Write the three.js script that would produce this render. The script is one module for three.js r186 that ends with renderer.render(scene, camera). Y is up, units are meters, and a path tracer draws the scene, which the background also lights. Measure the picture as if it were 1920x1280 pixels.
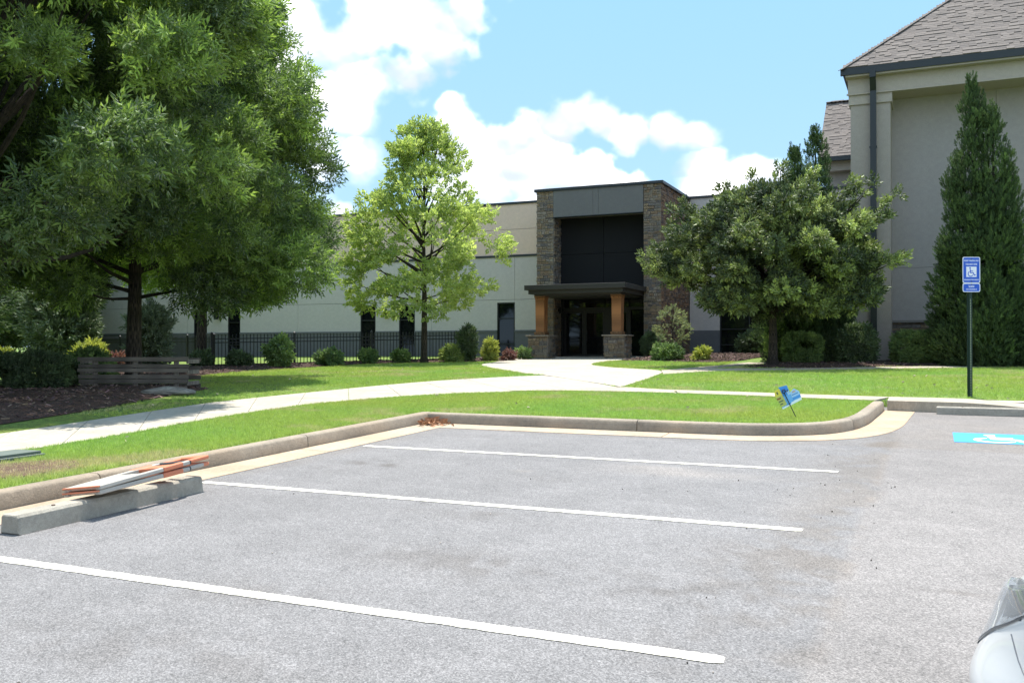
import * as THREE from 'three';
import { mergeGeometries, toCreasedNormals } from 'three/addons/utils/BufferGeometryUtils.js';
import { RoundedBoxGeometry } from 'three/addons/geometries/RoundedBoxGeometry.js';
import { TessellateModifier } from 'three/addons/modifiers/TessellateModifier.js';

// Axes: x runs along the building fronts, -z runs from the car park into the site, y is up. The comments call x "A" and -z "B".
const scene = new THREE.Scene();
const camera = new THREE.PerspectiveCamera(40.17, 1024 / 682, 0.05, 900);
camera.position.set(0, 1.48, 0);
camera.rotation.order = 'YXZ';
camera.rotation.set(THREE.MathUtils.degToRad(0.49), THREE.MathUtils.degToRad(24.24), 0);
scene.add(camera);

const renderer = new THREE.WebGLRenderer({ antialias: true });
renderer.setSize(1024, 682);
renderer.toneMapping = THREE.LinearToneMapping;
renderer.toneMappingExposure = 1.68;
renderer.shadowMap.enabled = true;

// ---- random numbers and noise (seeded)
function rngOf(seed) { let a = seed >>> 0; return () => { a = (a + 0x6D2B79F5) >>> 0; let t = Math.imul(a ^ (a >>> 15), 1 | a); t = (t + Math.imul(t ^ (t >>> 7), 61 | t)) ^ t; return ((t ^ (t >>> 14)) >>> 0) / 4294967296; }; }
const LAT = new Float32Array(65536); { const r = rngOf(77); for (let i = 0; i < 65536; i++) LAT[i] = r(); }
const lat = (x, y, z) => LAT[(Math.imul(x, 73856093) ^ Math.imul(y, 19349663) ^ Math.imul(z, 83492791)) & 65535];
function noise3(x, y, z) {
  const xi = Math.floor(x), yi = Math.floor(y), zi = Math.floor(z); let u = x - xi, v = y - yi, w = z - zi;
  u = u * u * (3 - 2 * u); v = v * v * (3 - 2 * v); w = w * w * (3 - 2 * w);
  const l = (a, b, t) => a + (b - a) * t;
  return l(l(l(lat(xi, yi, zi), lat(xi + 1, yi, zi), u), l(lat(xi, yi + 1, zi), lat(xi + 1, yi + 1, zi), u), v),
    l(l(lat(xi, yi, zi + 1), lat(xi + 1, yi, zi + 1), u), l(lat(xi, yi + 1, zi + 1), lat(xi + 1, yi + 1, zi + 1), u), v), w);
}
function fbm(x, y, z, o) { let s = 0, a = 0.5, t = 0; for (let i = 0; i < o; i++) { s += a * noise3(x, y, z); t += a; a *= 0.5; x *= 2.03; y *= 2.03; z *= 2.03; } return s / t; }
const sstep = (a, b, x) => { const t = Math.min(1, Math.max(0, (x - a) / (b - a))); return t * t * (3 - 2 * t); };
const clamp = (x, a, b) => Math.min(b, Math.max(a, x));
const mixn = (a, b, t) => a + (b - a) * t;

// ---- sky: air and cumulus clouds, all round
const SUN = new THREE.Vector3(-0.085, Math.sin(1.30), -Math.cos(1.30)).normalize();
function makeSky() {
  const W = 4096, H = 2048, data = new Float32Array(W * H * 4);
  const puffs = [[-37.2, 19.5, 4.6], [-34, 18.6, 4.9], [-30.1, 19.3, 3.9], [-26.9, 20, 2.3], [-32.7, 16, 3.6], [-34.6, 14.4, 3.9], [-31.4, 16.6, 2.6], [-35.9, 11.3, 3.9], [-38.4, 14.2, 5.2], [-34, 11.3, 2.9], [-37.1, 8.7, 3.3],
    [-27.8, 13.7, 1.6], [-26.9, 11.8, 3], [-24.2, 12.7, 2.4], [-21, 13.7, 2.0], [-22.9, 10.9, 3.4], [-19.7, 10.6, 2.2], [-26.2, 9.9, 3], [-18, 10, 1.5], [-28.2, 14.6, 0.9], [-22, 8, 3.4], [-27, 7, 3],
    [-18.7, 13.6, 1.5], [-17.1, 13, 1.7], [-14.8, 12.9, 1.5], [-13.2, 12.5, 1.3],
    [-12.9, 11, 1.4], [-12.3, 9.7, 1.8], [-9.5, 10.2, 1.6], [-8.6, 10.3, 1.3], [-11.7, 8.7, 2.2], [-8, 8, 2.4], [-34.6, 8.3, 1.1], [-35.2, 8.1, 1.1]];
  const r = rngOf(5);
  for (let k = 0; k < 105; k++) {                       // the same kind of clouds over the rest of the sky
    const az = 6 + r() * 308, el = 4 + Math.pow(r(), 1.4) * 62, n = 4 + Math.floor(r() * 6), s = 1.6 + r() * 3.2;
    for (let j = 0; j < n; j++) puffs.push([az + (r() - 0.5) * s * 5.5 / Math.cos(el * Math.PI / 180), el + (r() - 0.35) * s * 1.8, s * (0.5 + r() * 0.8)]);
  }
  const rad = Math.PI / 180;
  const P = puffs.map(([az, el, q]) => ({ x: Math.sin(az * rad) * Math.cos(el * rad), y: Math.sin(el * rad), z: -Math.cos(az * rad) * Math.cos(el * rad), q: q * rad, el: el * rad }));
  const rowsOf = P.map(p => [p.el - p.q * 1.5, p.el + p.q * 1.5]);
  for (let j = 0; j < H; j++) {
    const el = ((j + 0.5) / H - 0.5) * Math.PI, y = Math.sin(el), c = Math.cos(el);
    const near = P.filter((p, i) => el > rowsOf[i][0] && el < rowsOf[i][1]);
    const up = clamp(y, 0, 1);
    const h = Math.pow(1 - up, 5);
    const cr = mixn(0.232, 0.43, h), cg = mixn(0.448, 0.59, h), cb = mixn(0.70, 0.75, h);
    for (let i = 0; i < W; i++) {
      const th = ((i + 0.5) / W - 0.5) * 2 * Math.PI, x = Math.cos(th) * c, z = Math.sin(th) * c;
      let R = cr, Gc = cg, B = cb;
      if (el > 0 && near.length) {
        let D = -1, low = 0;
        for (const p of near) {
          const dx = x - p.x, dy = (y - p.y) * 1.25, dz = z - p.z, d = Math.sqrt(dx * dx + dy * dy + dz * dz) / p.q;
          if (d < 1.5 && 1 - d > D) { D = 1 - d; low = (y - p.y) / p.q; }
        }
        if (D > -0.5) {
          const n1 = fbm(x * 22 + 3, y * 24, z * 22, 7), n2 = fbm(x * 9, y * 9 + 7, z * 9, 4);
          const soft = 0.34 + 0.75 * sstep(0.38, 0.66, n2), a = sstep(0.0, soft, D * 0.75 + (n1 - 0.5) * 2.1 + (n2 - 0.5) * 0.7);
          if (a > 0) {
            const n3 = fbm(x * 20 - 5, y * 32, z * 20, 4);
            const lit = clamp(0.47 + low * 0.42 + (n3 - 0.5) * 1.9 + (1 - a) * 0.25, 0, 1);
            R = mixn(R, mixn(0.50, 2.2, lit * lit), a); Gc = mixn(Gc, mixn(0.56, 2.14, lit * lit), a); B = mixn(B, mixn(0.68, 2.05, lit * lit), a);
          }
        }
      }
      const k = (j * W + i) * 4; data[k] = R; data[k + 1] = Gc; data[k + 2] = B; data[k + 3] = 1;
    }
  }
  const t = new THREE.DataTexture(data, W, H, THREE.RGBAFormat, THREE.FloatType);
  t.mapping = THREE.EquirectangularReflectionMapping; t.magFilter = THREE.LinearFilter; t.needsUpdate = true;
  return t;
}
const skyMap = makeSky();
scene.background = skyMap; scene.environment = skyMap;

const sun = new THREE.DirectionalLight(new THREE.Color(1, 0.955, 0.88), 5);
sun.position.copy(SUN).multiplyScalar(90).add(new THREE.Vector3(-10, 0, -22)); sun.target.position.set(-10, 0, -22);
sun.castShadow = true; sun.shadow.mapSize.set(4096, 4096);
Object.assign(sun.shadow.camera, { left: -50, right: 50, top: 45, bottom: -45, near: 1, far: 220 });
scene.add(sun, sun.target);

// ---- helpers
const taken = {};
function numbered(n) { const k = taken[n] = (taken[n] ?? -1) + 1; return k ? `${n}_${String(k).padStart(3, '0')}` : n; }
function tag(o, label, category, group, kind) { if (label) o.userData.label = label; if (category) o.userData.category = category; if (group) o.userData.group = group; if (kind) o.userData.kind = kind; return o; }
function shade(o) { o.castShadow = true; o.receiveShadow = true; return o; }
function thing(name, label, category, A = 0, y = 0, B = 0, turn = 0, group) { const g = new THREE.Group(); g.name = numbered(name); g.position.set(A, y, -B); g.rotation.y = turn; tag(g, label, category, group); scene.add(g); return g; }
function part(parent, name, geo, m, x = 0, y = 0, z = 0, kind) { const o = shade(new THREE.Mesh(geo, m)); o.name = name; o.position.set(x, y, z); if (kind) o.userData.kind = kind; parent.add(o); return o; }
function structure(name, geo, m) { const o = shade(new THREE.Mesh(geo, m)); o.name = numbered(name); o.userData.kind = 'structure'; scene.add(o); return o; }
const box = (w, h, d, r = 0) => r ? new RoundedBoxGeometry(w, h, d, 2, r) : new THREE.BoxGeometry(w, h, d);
// a box given by its limits in A, y, B
function span(parent, name, m, A0, A1, y0, y1, B0, B1, r = 0, kind) { const g = box(A1 - A0, y1 - y0, B1 - B0, r); uvMetres(g); return part(parent, name, g, m, (A0 + A1) / 2, (y0 + y1) / 2, -(B0 + B1) / 2, kind); }
function uvMetres(g) { const p = g.attributes.position, n = g.attributes.normal, u = g.attributes.uv; for (let i = 0; i < p.count; i++) { const ax = Math.abs(n.getX(i)), ay = Math.abs(n.getY(i)), az = Math.abs(n.getZ(i)); if (ax >= ay && ax >= az) u.setXY(i, p.getZ(i), p.getY(i)); else if (ay >= az) u.setXY(i, p.getX(i), p.getZ(i)); else u.setXY(i, p.getX(i), p.getY(i)); } return g; }
function taper(points, r0, r1, radial = 6, seg = 8) {
  const cv = new THREE.CatmullRomCurve3(points), g = new THREE.TubeGeometry(cv, seg, 1, radial, false), p = g.attributes.position, v = new THREE.Vector3(), c = new THREE.Vector3();
  for (let i = 0; i <= seg; i++) { cv.getPointAt(i / seg, c); const r = mixn(r0, r1, Math.pow(i / seg, 0.8)); for (let j = 0; j <= radial; j++) { const k = i * (radial + 1) + j; v.fromBufferAttribute(p, k).sub(c).multiplyScalar(r).add(c); p.setXYZ(k, v.x, v.y, v.z); } }
  return g;
}
function dataTex(W, H, fn, srgb, rx = 1, ry = 1) {
  const d = new Uint8Array(W * H * 4); let k = 0;
  for (let j = 0; j < H; j++) for (let i = 0; i < W; i++) { const c = fn(i, j); d[k++] = clamp(c[0], 0, 1) * 255; d[k++] = clamp(c[1], 0, 1) * 255; d[k++] = clamp(c[2], 0, 1) * 255; d[k++] = 255; }
  const t = new THREE.DataTexture(d, W, H); t.wrapS = t.wrapT = THREE.RepeatWrapping; t.magFilter = THREE.LinearFilter; t.minFilter = THREE.LinearMipmapLinearFilter; t.generateMipmaps = true; if (srgb) t.colorSpace = THREE.SRGBColorSpace; t.repeat.set(rx, ry); t.needsUpdate = true; return t;
}
// tiling noise on a W x W tile
function tileNoise(W, cells, seed) { const r = rngOf(seed), a = new Float32Array(cells * cells); for (let i = 0; i < a.length; i++) a[i] = r(); return (i, j) => { const x = i / W * cells, y = j / W * cells, xi = Math.floor(x), yi = Math.floor(y); let u = x - xi, v = y - yi; u = u * u * (3 - 2 * u); v = v * v * (3 - 2 * v); const q = (X, Y) => a[((Y % cells) * cells) + (X % cells)]; return mixn(mixn(q(xi, yi), q(xi + 1, yi), u), mixn(q(xi, yi + 1), q(xi + 1, yi + 1), u), v); }; }
const lin = (r, g, b) => new THREE.Color().setRGB(r, g, b);
const S = (c, rough = 0.85, more = {}) => new THREE.MeshStandardMaterial({ color: c, roughness: rough, ...more });

// ---- the lie of the land
const lotY = (A, B) => 0.03 * B - 0.004 * A;
function G(A, B) {
  let y = 0.15 + 0.03 * Math.min(B, 12.3) - 0.004 * A;
  if (B > 12.3) { y += 0.0215 * (Math.min(B, 60) - 12.3); if (A < -10) y += 0.01 * (Math.max(A, -70) + 10) * Math.min(1, (B - 12.3) / 15); }
  return y;
}
// edge of the asphalt (foot of the kerb), then the straight edge in front of the ramp
const EDGE = [[-6.8, -14], [-6.8, 12.05], [-2.75, 12.05], [-2.1, 12.1], [-1.6, 12.28], [-1.22, 12.6], [-0.98, 13.1], [-0.84, 13.8], [-0.76, 15.0], [-0.7, 16.2]];
const LOT = [...EDGE, [-0.62, 17.05], [26, 17.05], [26, -14]];
function inside(poly, x, y) { let c = false; for (let i = 0, j = poly.length - 1; i < poly.length; j = i++) { const [xi, yi] = poly[i], [xj, yj] = poly[j]; if ((yi > y) !== (yj > y) && x < (xj - xi) * (y - yi) / (yj - yi) + xi) c = !c; } return c; }
function distTo(poly, x, y) { let m = 1e9; for (let i = 0, j = poly.length - 1; i < poly.length; j = i++) { const [ax, ay] = poly[j], [bx, by] = poly[i], dx = bx - ax, dy = by - ay, t = clamp(((x - ax) * dx + (y - ay) * dy) / (dx * dx + dy * dy), 0, 1); m = Math.min(m, Math.hypot(x - ax - t * dx, y - ay - t * dy)); } return m; }
const lotSd = (A, B) => inside(LOT, A, B) ? -distTo(LOT, A, B) : distTo(LOT, A, B);
const curve = (pts, n) => { const c = new THREE.CatmullRomCurve3(pts.map(([a, b]) => new THREE.Vector3(a, 0, b)), false, 'centripetal'); return c.getSpacedPoints(n).map(p => [p.x, p.z]); };
// ---- textures of the ground
const asphaltBump = (() => { const W = 1024, r = rngOf(11), n1 = tileNoise(W, 300, 1), n2 = tileNoise(W, 150, 2), n3 = tileNoise(W, 40, 3), v = new Float32Array(W * W); for (let j = 0; j < W; j++) for (let i = 0; i < W; i++) v[j * W + i] = 0.46 * n1(i, j) + 0.08 * n2(i, j) + 0.02 * n3(i, j) + 0.44 * r(); return v; })();
const asphaltMap = (() => { const r = rngOf(12), n = tileNoise(1024, 24, 9), w = tileNoise(1024, 9, 19); return dataTex(1024, 1024, (i, j) => { const v = asphaltBump[j * 1024 + i], k = r(); let c = 0.56 + (v - 0.5) * 0.5 + (n(i, j) - 0.5) * 0.03 + (w(i, j) - 0.5) * 0.03; if (k > 0.975) c += 0.15; else if (k < 0.04) c -= 0.14; return [c * 1.0, c * 0.985, c * 0.985]; }, true); })();
const asphaltRelief = dataTex(1024, 1024, (i, j) => { const v = asphaltBump[j * 1024 + i]; return [v, v, v]; });
const concreteMap = (() => { const r = rngOf(13), a = tileNoise(512, 6, 4), b = tileNoise(512, 40, 5), c = tileNoise(512, 160, 6); return dataTex(512, 512, (i, j) => { const v = 0.86 + (a(i, j) - 0.5) * 0.10 + (b(i, j) - 0.5) * 0.07 + (c(i, j) - 0.5) * 0.08 + (r() - 0.5) * 0.06; return [v, v * 0.985, v * 0.955]; }, true); })();
const grainMap = (() => { const r = rngOf(14), a = tileNoise(512, 120, 7), b = tileNoise(512, 14, 8); return dataTex(512, 512, (i, j) => { const v = 0.92 + (a(i, j) - 0.5) * 0.07 + (b(i, j) - 0.5) * 0.03 + (r() - 0.5) * 0.05; return [v, v, v]; }, true); })();
const grainBump = (() => { const a = tileNoise(512, 200, 17), b = tileNoise(512, 60, 18); return dataTex(512, 512, (i, j) => { const v = a(i, j) * 0.6 + b(i, j) * 0.4; return [v, v, v]; }); })();
const soilMap = (() => { const r = rngOf(15), a = tileNoise(512, 180, 21), b = tileNoise(512, 60, 22), c = tileNoise(512, 8, 23); return dataTex(512, 512, (i, j) => { const v = 0.55 + (a(i, j) - 0.5) * 0.7 + (b(i, j) - 0.5) * 0.4 + (c(i, j) - 0.5) * 0.2 + (r() - 0.5) * 0.2; return [v, v * 0.9, v * 0.84]; }, true); })();
const turfMap = (() => { const r = rngOf(16), a = tileNoise(1024, 330, 31), b = tileNoise(1024, 90, 32), c = tileNoise(1024, 14, 33), e = tileNoise(1024, 5, 34); return dataTex(1024, 1024, (i, j) => { const v = 0.62 + (a(i, j) - 0.5) * 0.42 + (b(i, j) - 0.5) * 0.22 + (r() - 0.5) * 0.2, y = (c(i, j) - 0.5) * 0.5 + (e(i, j) - 0.5) * 0.3; return [v * (0.80 + y * 0.24), v * (0.92 + y * 0.03), v * (0.44 - y * 0.08)]; }, true); })();
const rep = (t, x, y = x) => { const c = t.clone(); c.repeat.set(x, y); c.needsUpdate = true; return c; };

const M = {};
M.asphalt = S(lin(0.665, 0.655, 0.635), 0.92, { map: rep(asphaltMap, 1 / 2.0), bumpMap: rep(asphaltRelief, 1 / 2.0), bumpScale: 0.0016, vertexColors: true });
M.turf = S(lin(0.54, 0.60, 0.37), 0.95, { map: rep(turfMap, 1 / 3.7) });
M.concrete = S(lin(0.55, 0.51, 0.445), 0.9, { map: rep(concreteMap, 1 / 2.3), bumpMap: rep(grainBump, 1 / 0.9), bumpScale: 0.0015 });
M.kerb = S(lin(0.41, 0.355, 0.295), 0.9, { map: rep(concreteMap, 1 / 1.7), bumpMap: rep(grainBump, 1 / 0.7), bumpScale: 0.003, vertexColors: true });
M.mulch = S(lin(0.25, 0.16, 0.12), 0.97, { map: rep(soilMap, 1 / 1.3), bumpMap: rep(soilMap, 1 / 1.3), bumpScale: 0.03 });

// ---- car park: one sheet, stains in vertex colours
{
  const g = new THREE.PlaneGeometry(1, 1, 1, 1); g.dispose();
  const lines = (from, to, fine0, fine1, f, c) => { const o = []; let x = from; while (x < to - 1e-6) { o.push(x); x += x >= fine0 && x < fine1 ? f : c; } o.push(to); return o; };
  const As = lines(-6.9, 26, -6.9, 2.4, 0.07, 1.4), Bs = lines(-14, 17.1, 1.2, 13.5, 0.07, 0.6);
  const pos = [], uv = [], col = [], idx = [];
  const streak = (A, B, a, b, ra, rb) => Math.exp(-(((A - a) / ra) ** 2 + ((B - b) / rb) ** 2));
  for (const B of Bs) for (const A of As) {
    pos.push(A, lotY(A, B), -B); uv.push(A + 0.3 * B, B);
    const n = fbm(A * 2.2, B * 2.2, 3, 4), n2 = fbm(A * 9, B * 9, 8, 3), n3 = fbm(A * 0.5, B * 0.5, 1, 3);
    // brown grit that gathers in a ragged line just past the ends of the stripes, with a hard edge towards the aisle
    const edge = -0.47 + 0.10 * (fbm(B * 0.8, 2, 5, 3) - 0.5) * 2, side = A < edge ? sstep(0.95, 0.05, edge - A) : sstep(0.10, 0, A - edge);
    let grit = side * sstep(0.40, 0.58, n * 0.6 + n2 * 0.4) * sstep(2.2, 5, B) * 0.5;
    // dribbles and tyre dirt in the stalls
    let dirt = 0;
    for (const [a, b, ra, rb, w] of [[-5.5, 8.5, 0.34, 0.22, 1.0], [-5.2, 8.35, 0.3, 0.1, 0.9], [-5.75, 7.9, 0.5, 0.2, 0.45], [-3.2, 6.55, 0.6, 0.3, 0.55], [-2.2, 5.05, 0.9, 0.28, 0.55], [-2.8, 5.2, 0.7, 0.25, 0.5], [-3.45, 4.1, 0.6, 0.25, 0.6], [-3.2, 3.2, 1.1, 0.3, 0.55], [-1.0, 6.0, 0.45, 0.5, 0.6], [-1.1, 4.9, 0.5, 0.5, 0.55], [-5.2, 10.9, 0.8, 0.2, 0.4], [-3.4, 8.15, 0.4, 0.2, 0.3], [0.15, 5.6, 0.2, 0.04, 0.8]]) dirt += w * streak(A, B, a, b, ra, rb) * sstep(0.42, 0.60, n * 0.4 + n2 * 0.6);
    let pale = 0; for (const [a, b, ra, rb] of [[-3.72, 8.52, 0.1, 0.07], [-2.2, 8.95, 0.7, 0.2], [-2.6, 9.2, 0.4, 0.12]]) pale += streak(A, B, a, b, ra, rb) * (0.4 + n);
    const gutter = sstep(0.35, 0.02, Math.min(A + 6.3, 11.6 - B) < 0 ? 0 : Math.min(A + 6.3, A < -1.4 ? 11.6 - B : 9)) * n * 0.5;
    grit = clamp(grit + gutter, 0, 1); dirt = clamp(dirt, 0, 1);
    let k = 1 + (n3 - 0.5) * 0.22 + (n - 0.5) * 0.10, r = k, gg = k, b = k;
    if (A < edge) { r *= 0.97; gg *= 0.975; b *= 1.0; } else { r *= 1.06; gg *= 1.03; b *= 1.02; }
    r *= 1 - 0.20 * grit; gg *= 1 - 0.30 * grit; b *= 1 - 0.42 * grit;
    r *= 1 - 0.30 * dirt; gg *= 1 - 0.33 * dirt; b *= 1 - 0.36 * dirt;
    pale = clamp(pale, 0, 1); r *= 1 + 0.25 * pale; gg *= 1 + 0.2 * pale; b *= 1 + 0.14 * pale;
    col.push(r, gg, b);
  }
  const w = As.length; for (let j = 0; j < Bs.length - 1; j++) for (let i = 0; i < w - 1; i++) { const a = j * w + i; idx.push(a, a + 1, a + w, a + 1, a + w + 1, a + w); }
  const q = new THREE.BufferGeometry(); q.setAttribute('position', new THREE.Float32BufferAttribute(pos, 3)); q.setAttribute('uv', new THREE.Float32BufferAttribute(uv, 2)); q.setAttribute('color', new THREE.Float32BufferAttribute(col, 3)); q.setIndex(idx); q.computeVertexNormals();
  structure('car_park', q, M.asphalt);
}

// ---- lawn and land all round: one sheet that dips under the asphalt
{
  const grid = (bands) => { const o = []; for (const [a, b, s] of bands) for (let x = a; x < b - 1e-6; x += s) o.push(x); o.push(bands[bands.length - 1][1]); return o; };
  const As = grid([[-420, -120, 60], [-120, -60, 10], [-60, -16, 1], [-16, -7.2, 0.4], [-7.2, -6.4, 0.08], [-6.4, -3.2, 0.4], [-3.2, 0, 0.08], [0, 8, 0.5], [8, 30, 2], [30, 120, 15], [120, 420, 60]]);
  const Bs = grid([[-300, -30, 45], [-30, 4, 2], [4, 11.6, 0.4], [11.6, 17.6, 0.08], [17.6, 36, 0.4], [36, 60, 1], [60, 120, 10], [120, 480, 60]]);
  const pos = [], uv = [], idx = [];
  for (const B of Bs) for (const A of As) { const sd = A > -8 && A < 27 && B < 18 && B > -15 ? lotSd(A, B) : 1; pos.push(A, sd > 0.09 ? G(A, B) + (sd > 0.4 ? (fbm(A * 0.6, B * 0.6, 4, 2) - 0.5) * 0.03 : 0) : lotY(A, B) - 0.12, -B); uv.push(A * 0.94 + B * 0.34, B * 0.94 - A * 0.34); }
  const w = As.length; for (let j = 0; j < Bs.length - 1; j++) for (let i = 0; i < w - 1; i++) { const a = j * w + i; idx.push(a, a + 1, a + w, a + 1, a + w + 1, a + w); }
  const q = new THREE.BufferGeometry(); q.setAttribute('position', new THREE.Float32BufferAttribute(pos, 3)); q.setAttribute('uv', new THREE.Float32BufferAttribute(uv, 2)); q.setIndex(idx); q.computeVertexNormals();
  structure('lawn', q, M.turf);
}

// ---- kerb and gutter, section by section
function sweep(path, profile, yOf, closeEnds = true, tint) {      // profile: [out from the lot, height], path in A, B; out is to the left of the direction of travel
  const n = path.length, m = profile.length, pos = [], uv = [], col = [], idx = []; let run = 0;
  for (let i = 0; i < n; i++) {
    const a = path[Math.max(0, i - 1)], b = path[Math.min(n - 1, i + 1)], dx = b[0] - a[0], dy = b[1] - a[1], L = Math.hypot(dx, dy), nx = -dy / L, ny = dx / L;
    if (i) run += Math.hypot(path[i][0] - path[i - 1][0], path[i][1] - path[i - 1][1]);
    let per = 0;
    for (let j = 0; j < m; j++) { const [o, h] = profile[j]; if (j) per += Math.hypot(o - profile[j - 1][0], h - profile[j - 1][1]); const A = path[i][0] + nx * o, B = path[i][1] + ny * o; pos.push(A, yOf(A, B) + h, -B); uv.push(run + path[0][0], per + path[0][1]); const c = tint ? tint(A, B, h) : [1, 1, 1]; col.push(...c); }
  }
  for (let i = 0; i < n - 1; i++) for (let j = 0; j < m - 1; j++) { const a = i * m + j; idx.push(a, a + m, a + 1, a + 1, a + m, a + m + 1); }
  if (closeEnds) for (const i of [0, n - 1]) { const b = i * m; for (let j = 1; j < m - 1; j++) idx.push(b, b + j, b + j + 1); }
  const q = new THREE.BufferGeometry(); q.setAttribute('position', new THREE.Float32BufferAttribute(pos, 3)); q.setAttribute('uv', new THREE.Float32BufferAttribute(uv, 2)); q.setAttribute('color', new THREE.Float32BufferAttribute(col, 3)); q.setIndex(idx);
  return toCreasedNormals(q, 0.7);
}
function cutPath(pts, step) {                                      // cut a polyline into sections of about that length, sharing end points
  const out = []; let cur = [pts[0]], run = 0;
  for (let i = 1; i < pts.length; i++) { let [ax, ay] = pts[i - 1]; const [bx, by] = pts[i]; let L = Math.hypot(bx - ax, by - ay); while (run + L > step) { const t = (step - run) / L; ax += (bx - ax) * t; ay += (by - ay) * t; cur.push([ax, ay]); out.push(cur); cur = [[ax, ay]]; L = Math.hypot(bx - ax, by - ay); run = 0; } if (L > 1e-4) { cur.push([bx, by]); run += L; } }
  if (cur.length > 1 && run > 0.05) out.push(cur); return out;
}
const shrink = (p, g) => { const q = p.map(x => [...x]); const e = (i, j) => { const dx = q[j][0] - q[i][0], dy = q[j][1] - q[i][1], L = Math.hypot(dx, dy); q[i][0] += dx / L * g; q[i][1] += dy / L * g; }; e(0, 1); e(q.length - 1, q.length - 2); return q; };
{
  const prof = [[0.17, -0.1], [0.17, 0.148], [0.15, 0.156], [0.05, 0.156], [0.028, 0.148], [0.014, 0.13], [0.0, 0.0], [0.0, -0.1]].reverse();
  const gprof = [[-0.012, -0.08], [-0.012, 0.012], [-0.2, 0.008], [-0.45, 0.006], [-0.455, -0.08]].reverse();
  const k = new THREE.Group(); k.name = 'kerb'; k.userData.kind = 'structure'; scene.add(k);
  const gt = new THREE.Group(); gt.name = 'gutter'; gt.userData.kind = 'structure'; scene.add(gt);
  const stain = (A, B, h) => { const n = fbm(A * 3, B * 3, h * 8, 4), m = fbm(A * 0.7, B * 0.7, 2, 2), rust = sstep(0.5, 0.75, n) * 0.5 + sstep(0.5, 0.7, m) * 0.25; const v = 0.78 + n * 0.44; return [v * (1 + rust * 0.06), v * (1 - rust * 0.10), v * (1 - rust * 0.26)]; };
  // straight run along the left, then the far side with the round corner
  const left = []; for (let b = -14; b <= 12.051; b += 0.4342) left.push([-6.8, Math.min(12.05, b)]); left[left.length - 1] = [-6.8, 12.05];
  const far = [[-6.8, 12.05], ...Array.from({ length: 9 }, (_, i) => [-6.4 + i * 0.42, 12.05]), ...curve(EDGE.slice(2), 26)];
  const leftKerb = [...left, [-6.8, 12.225]], farGutter = [[-6.35, 12.05], ...far.slice(2)];
  for (const p of [...cutPath([...leftKerb].reverse(), 3.05).map(p => [...p].reverse()), ...cutPath(far, 3.2)]) part(k, 'kerb_section', sweep(shrink(p, 0.006), prof, lotY, true, stain), M.kerb);
  for (const p of [...cutPath([...left].reverse(), 3.05).map(p => [...p].reverse()), ...cutPath(farGutter, 3.2)]) {
    const s = shrink(p, 0.006);
    part(gt, 'gutter_section', sweep(s, gprof, lotY, true, (A, B) => { const c = stain(A, B, 0), r = A > -1.6 && B > 11.8 ? 1 : 0.55; return [c[0] * 1.42, c[1] * mixn(1.40, 1.27, r), c[2] * mixn(1.38, 1.14, r)]; }), M.kerb);
  }
}

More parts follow.
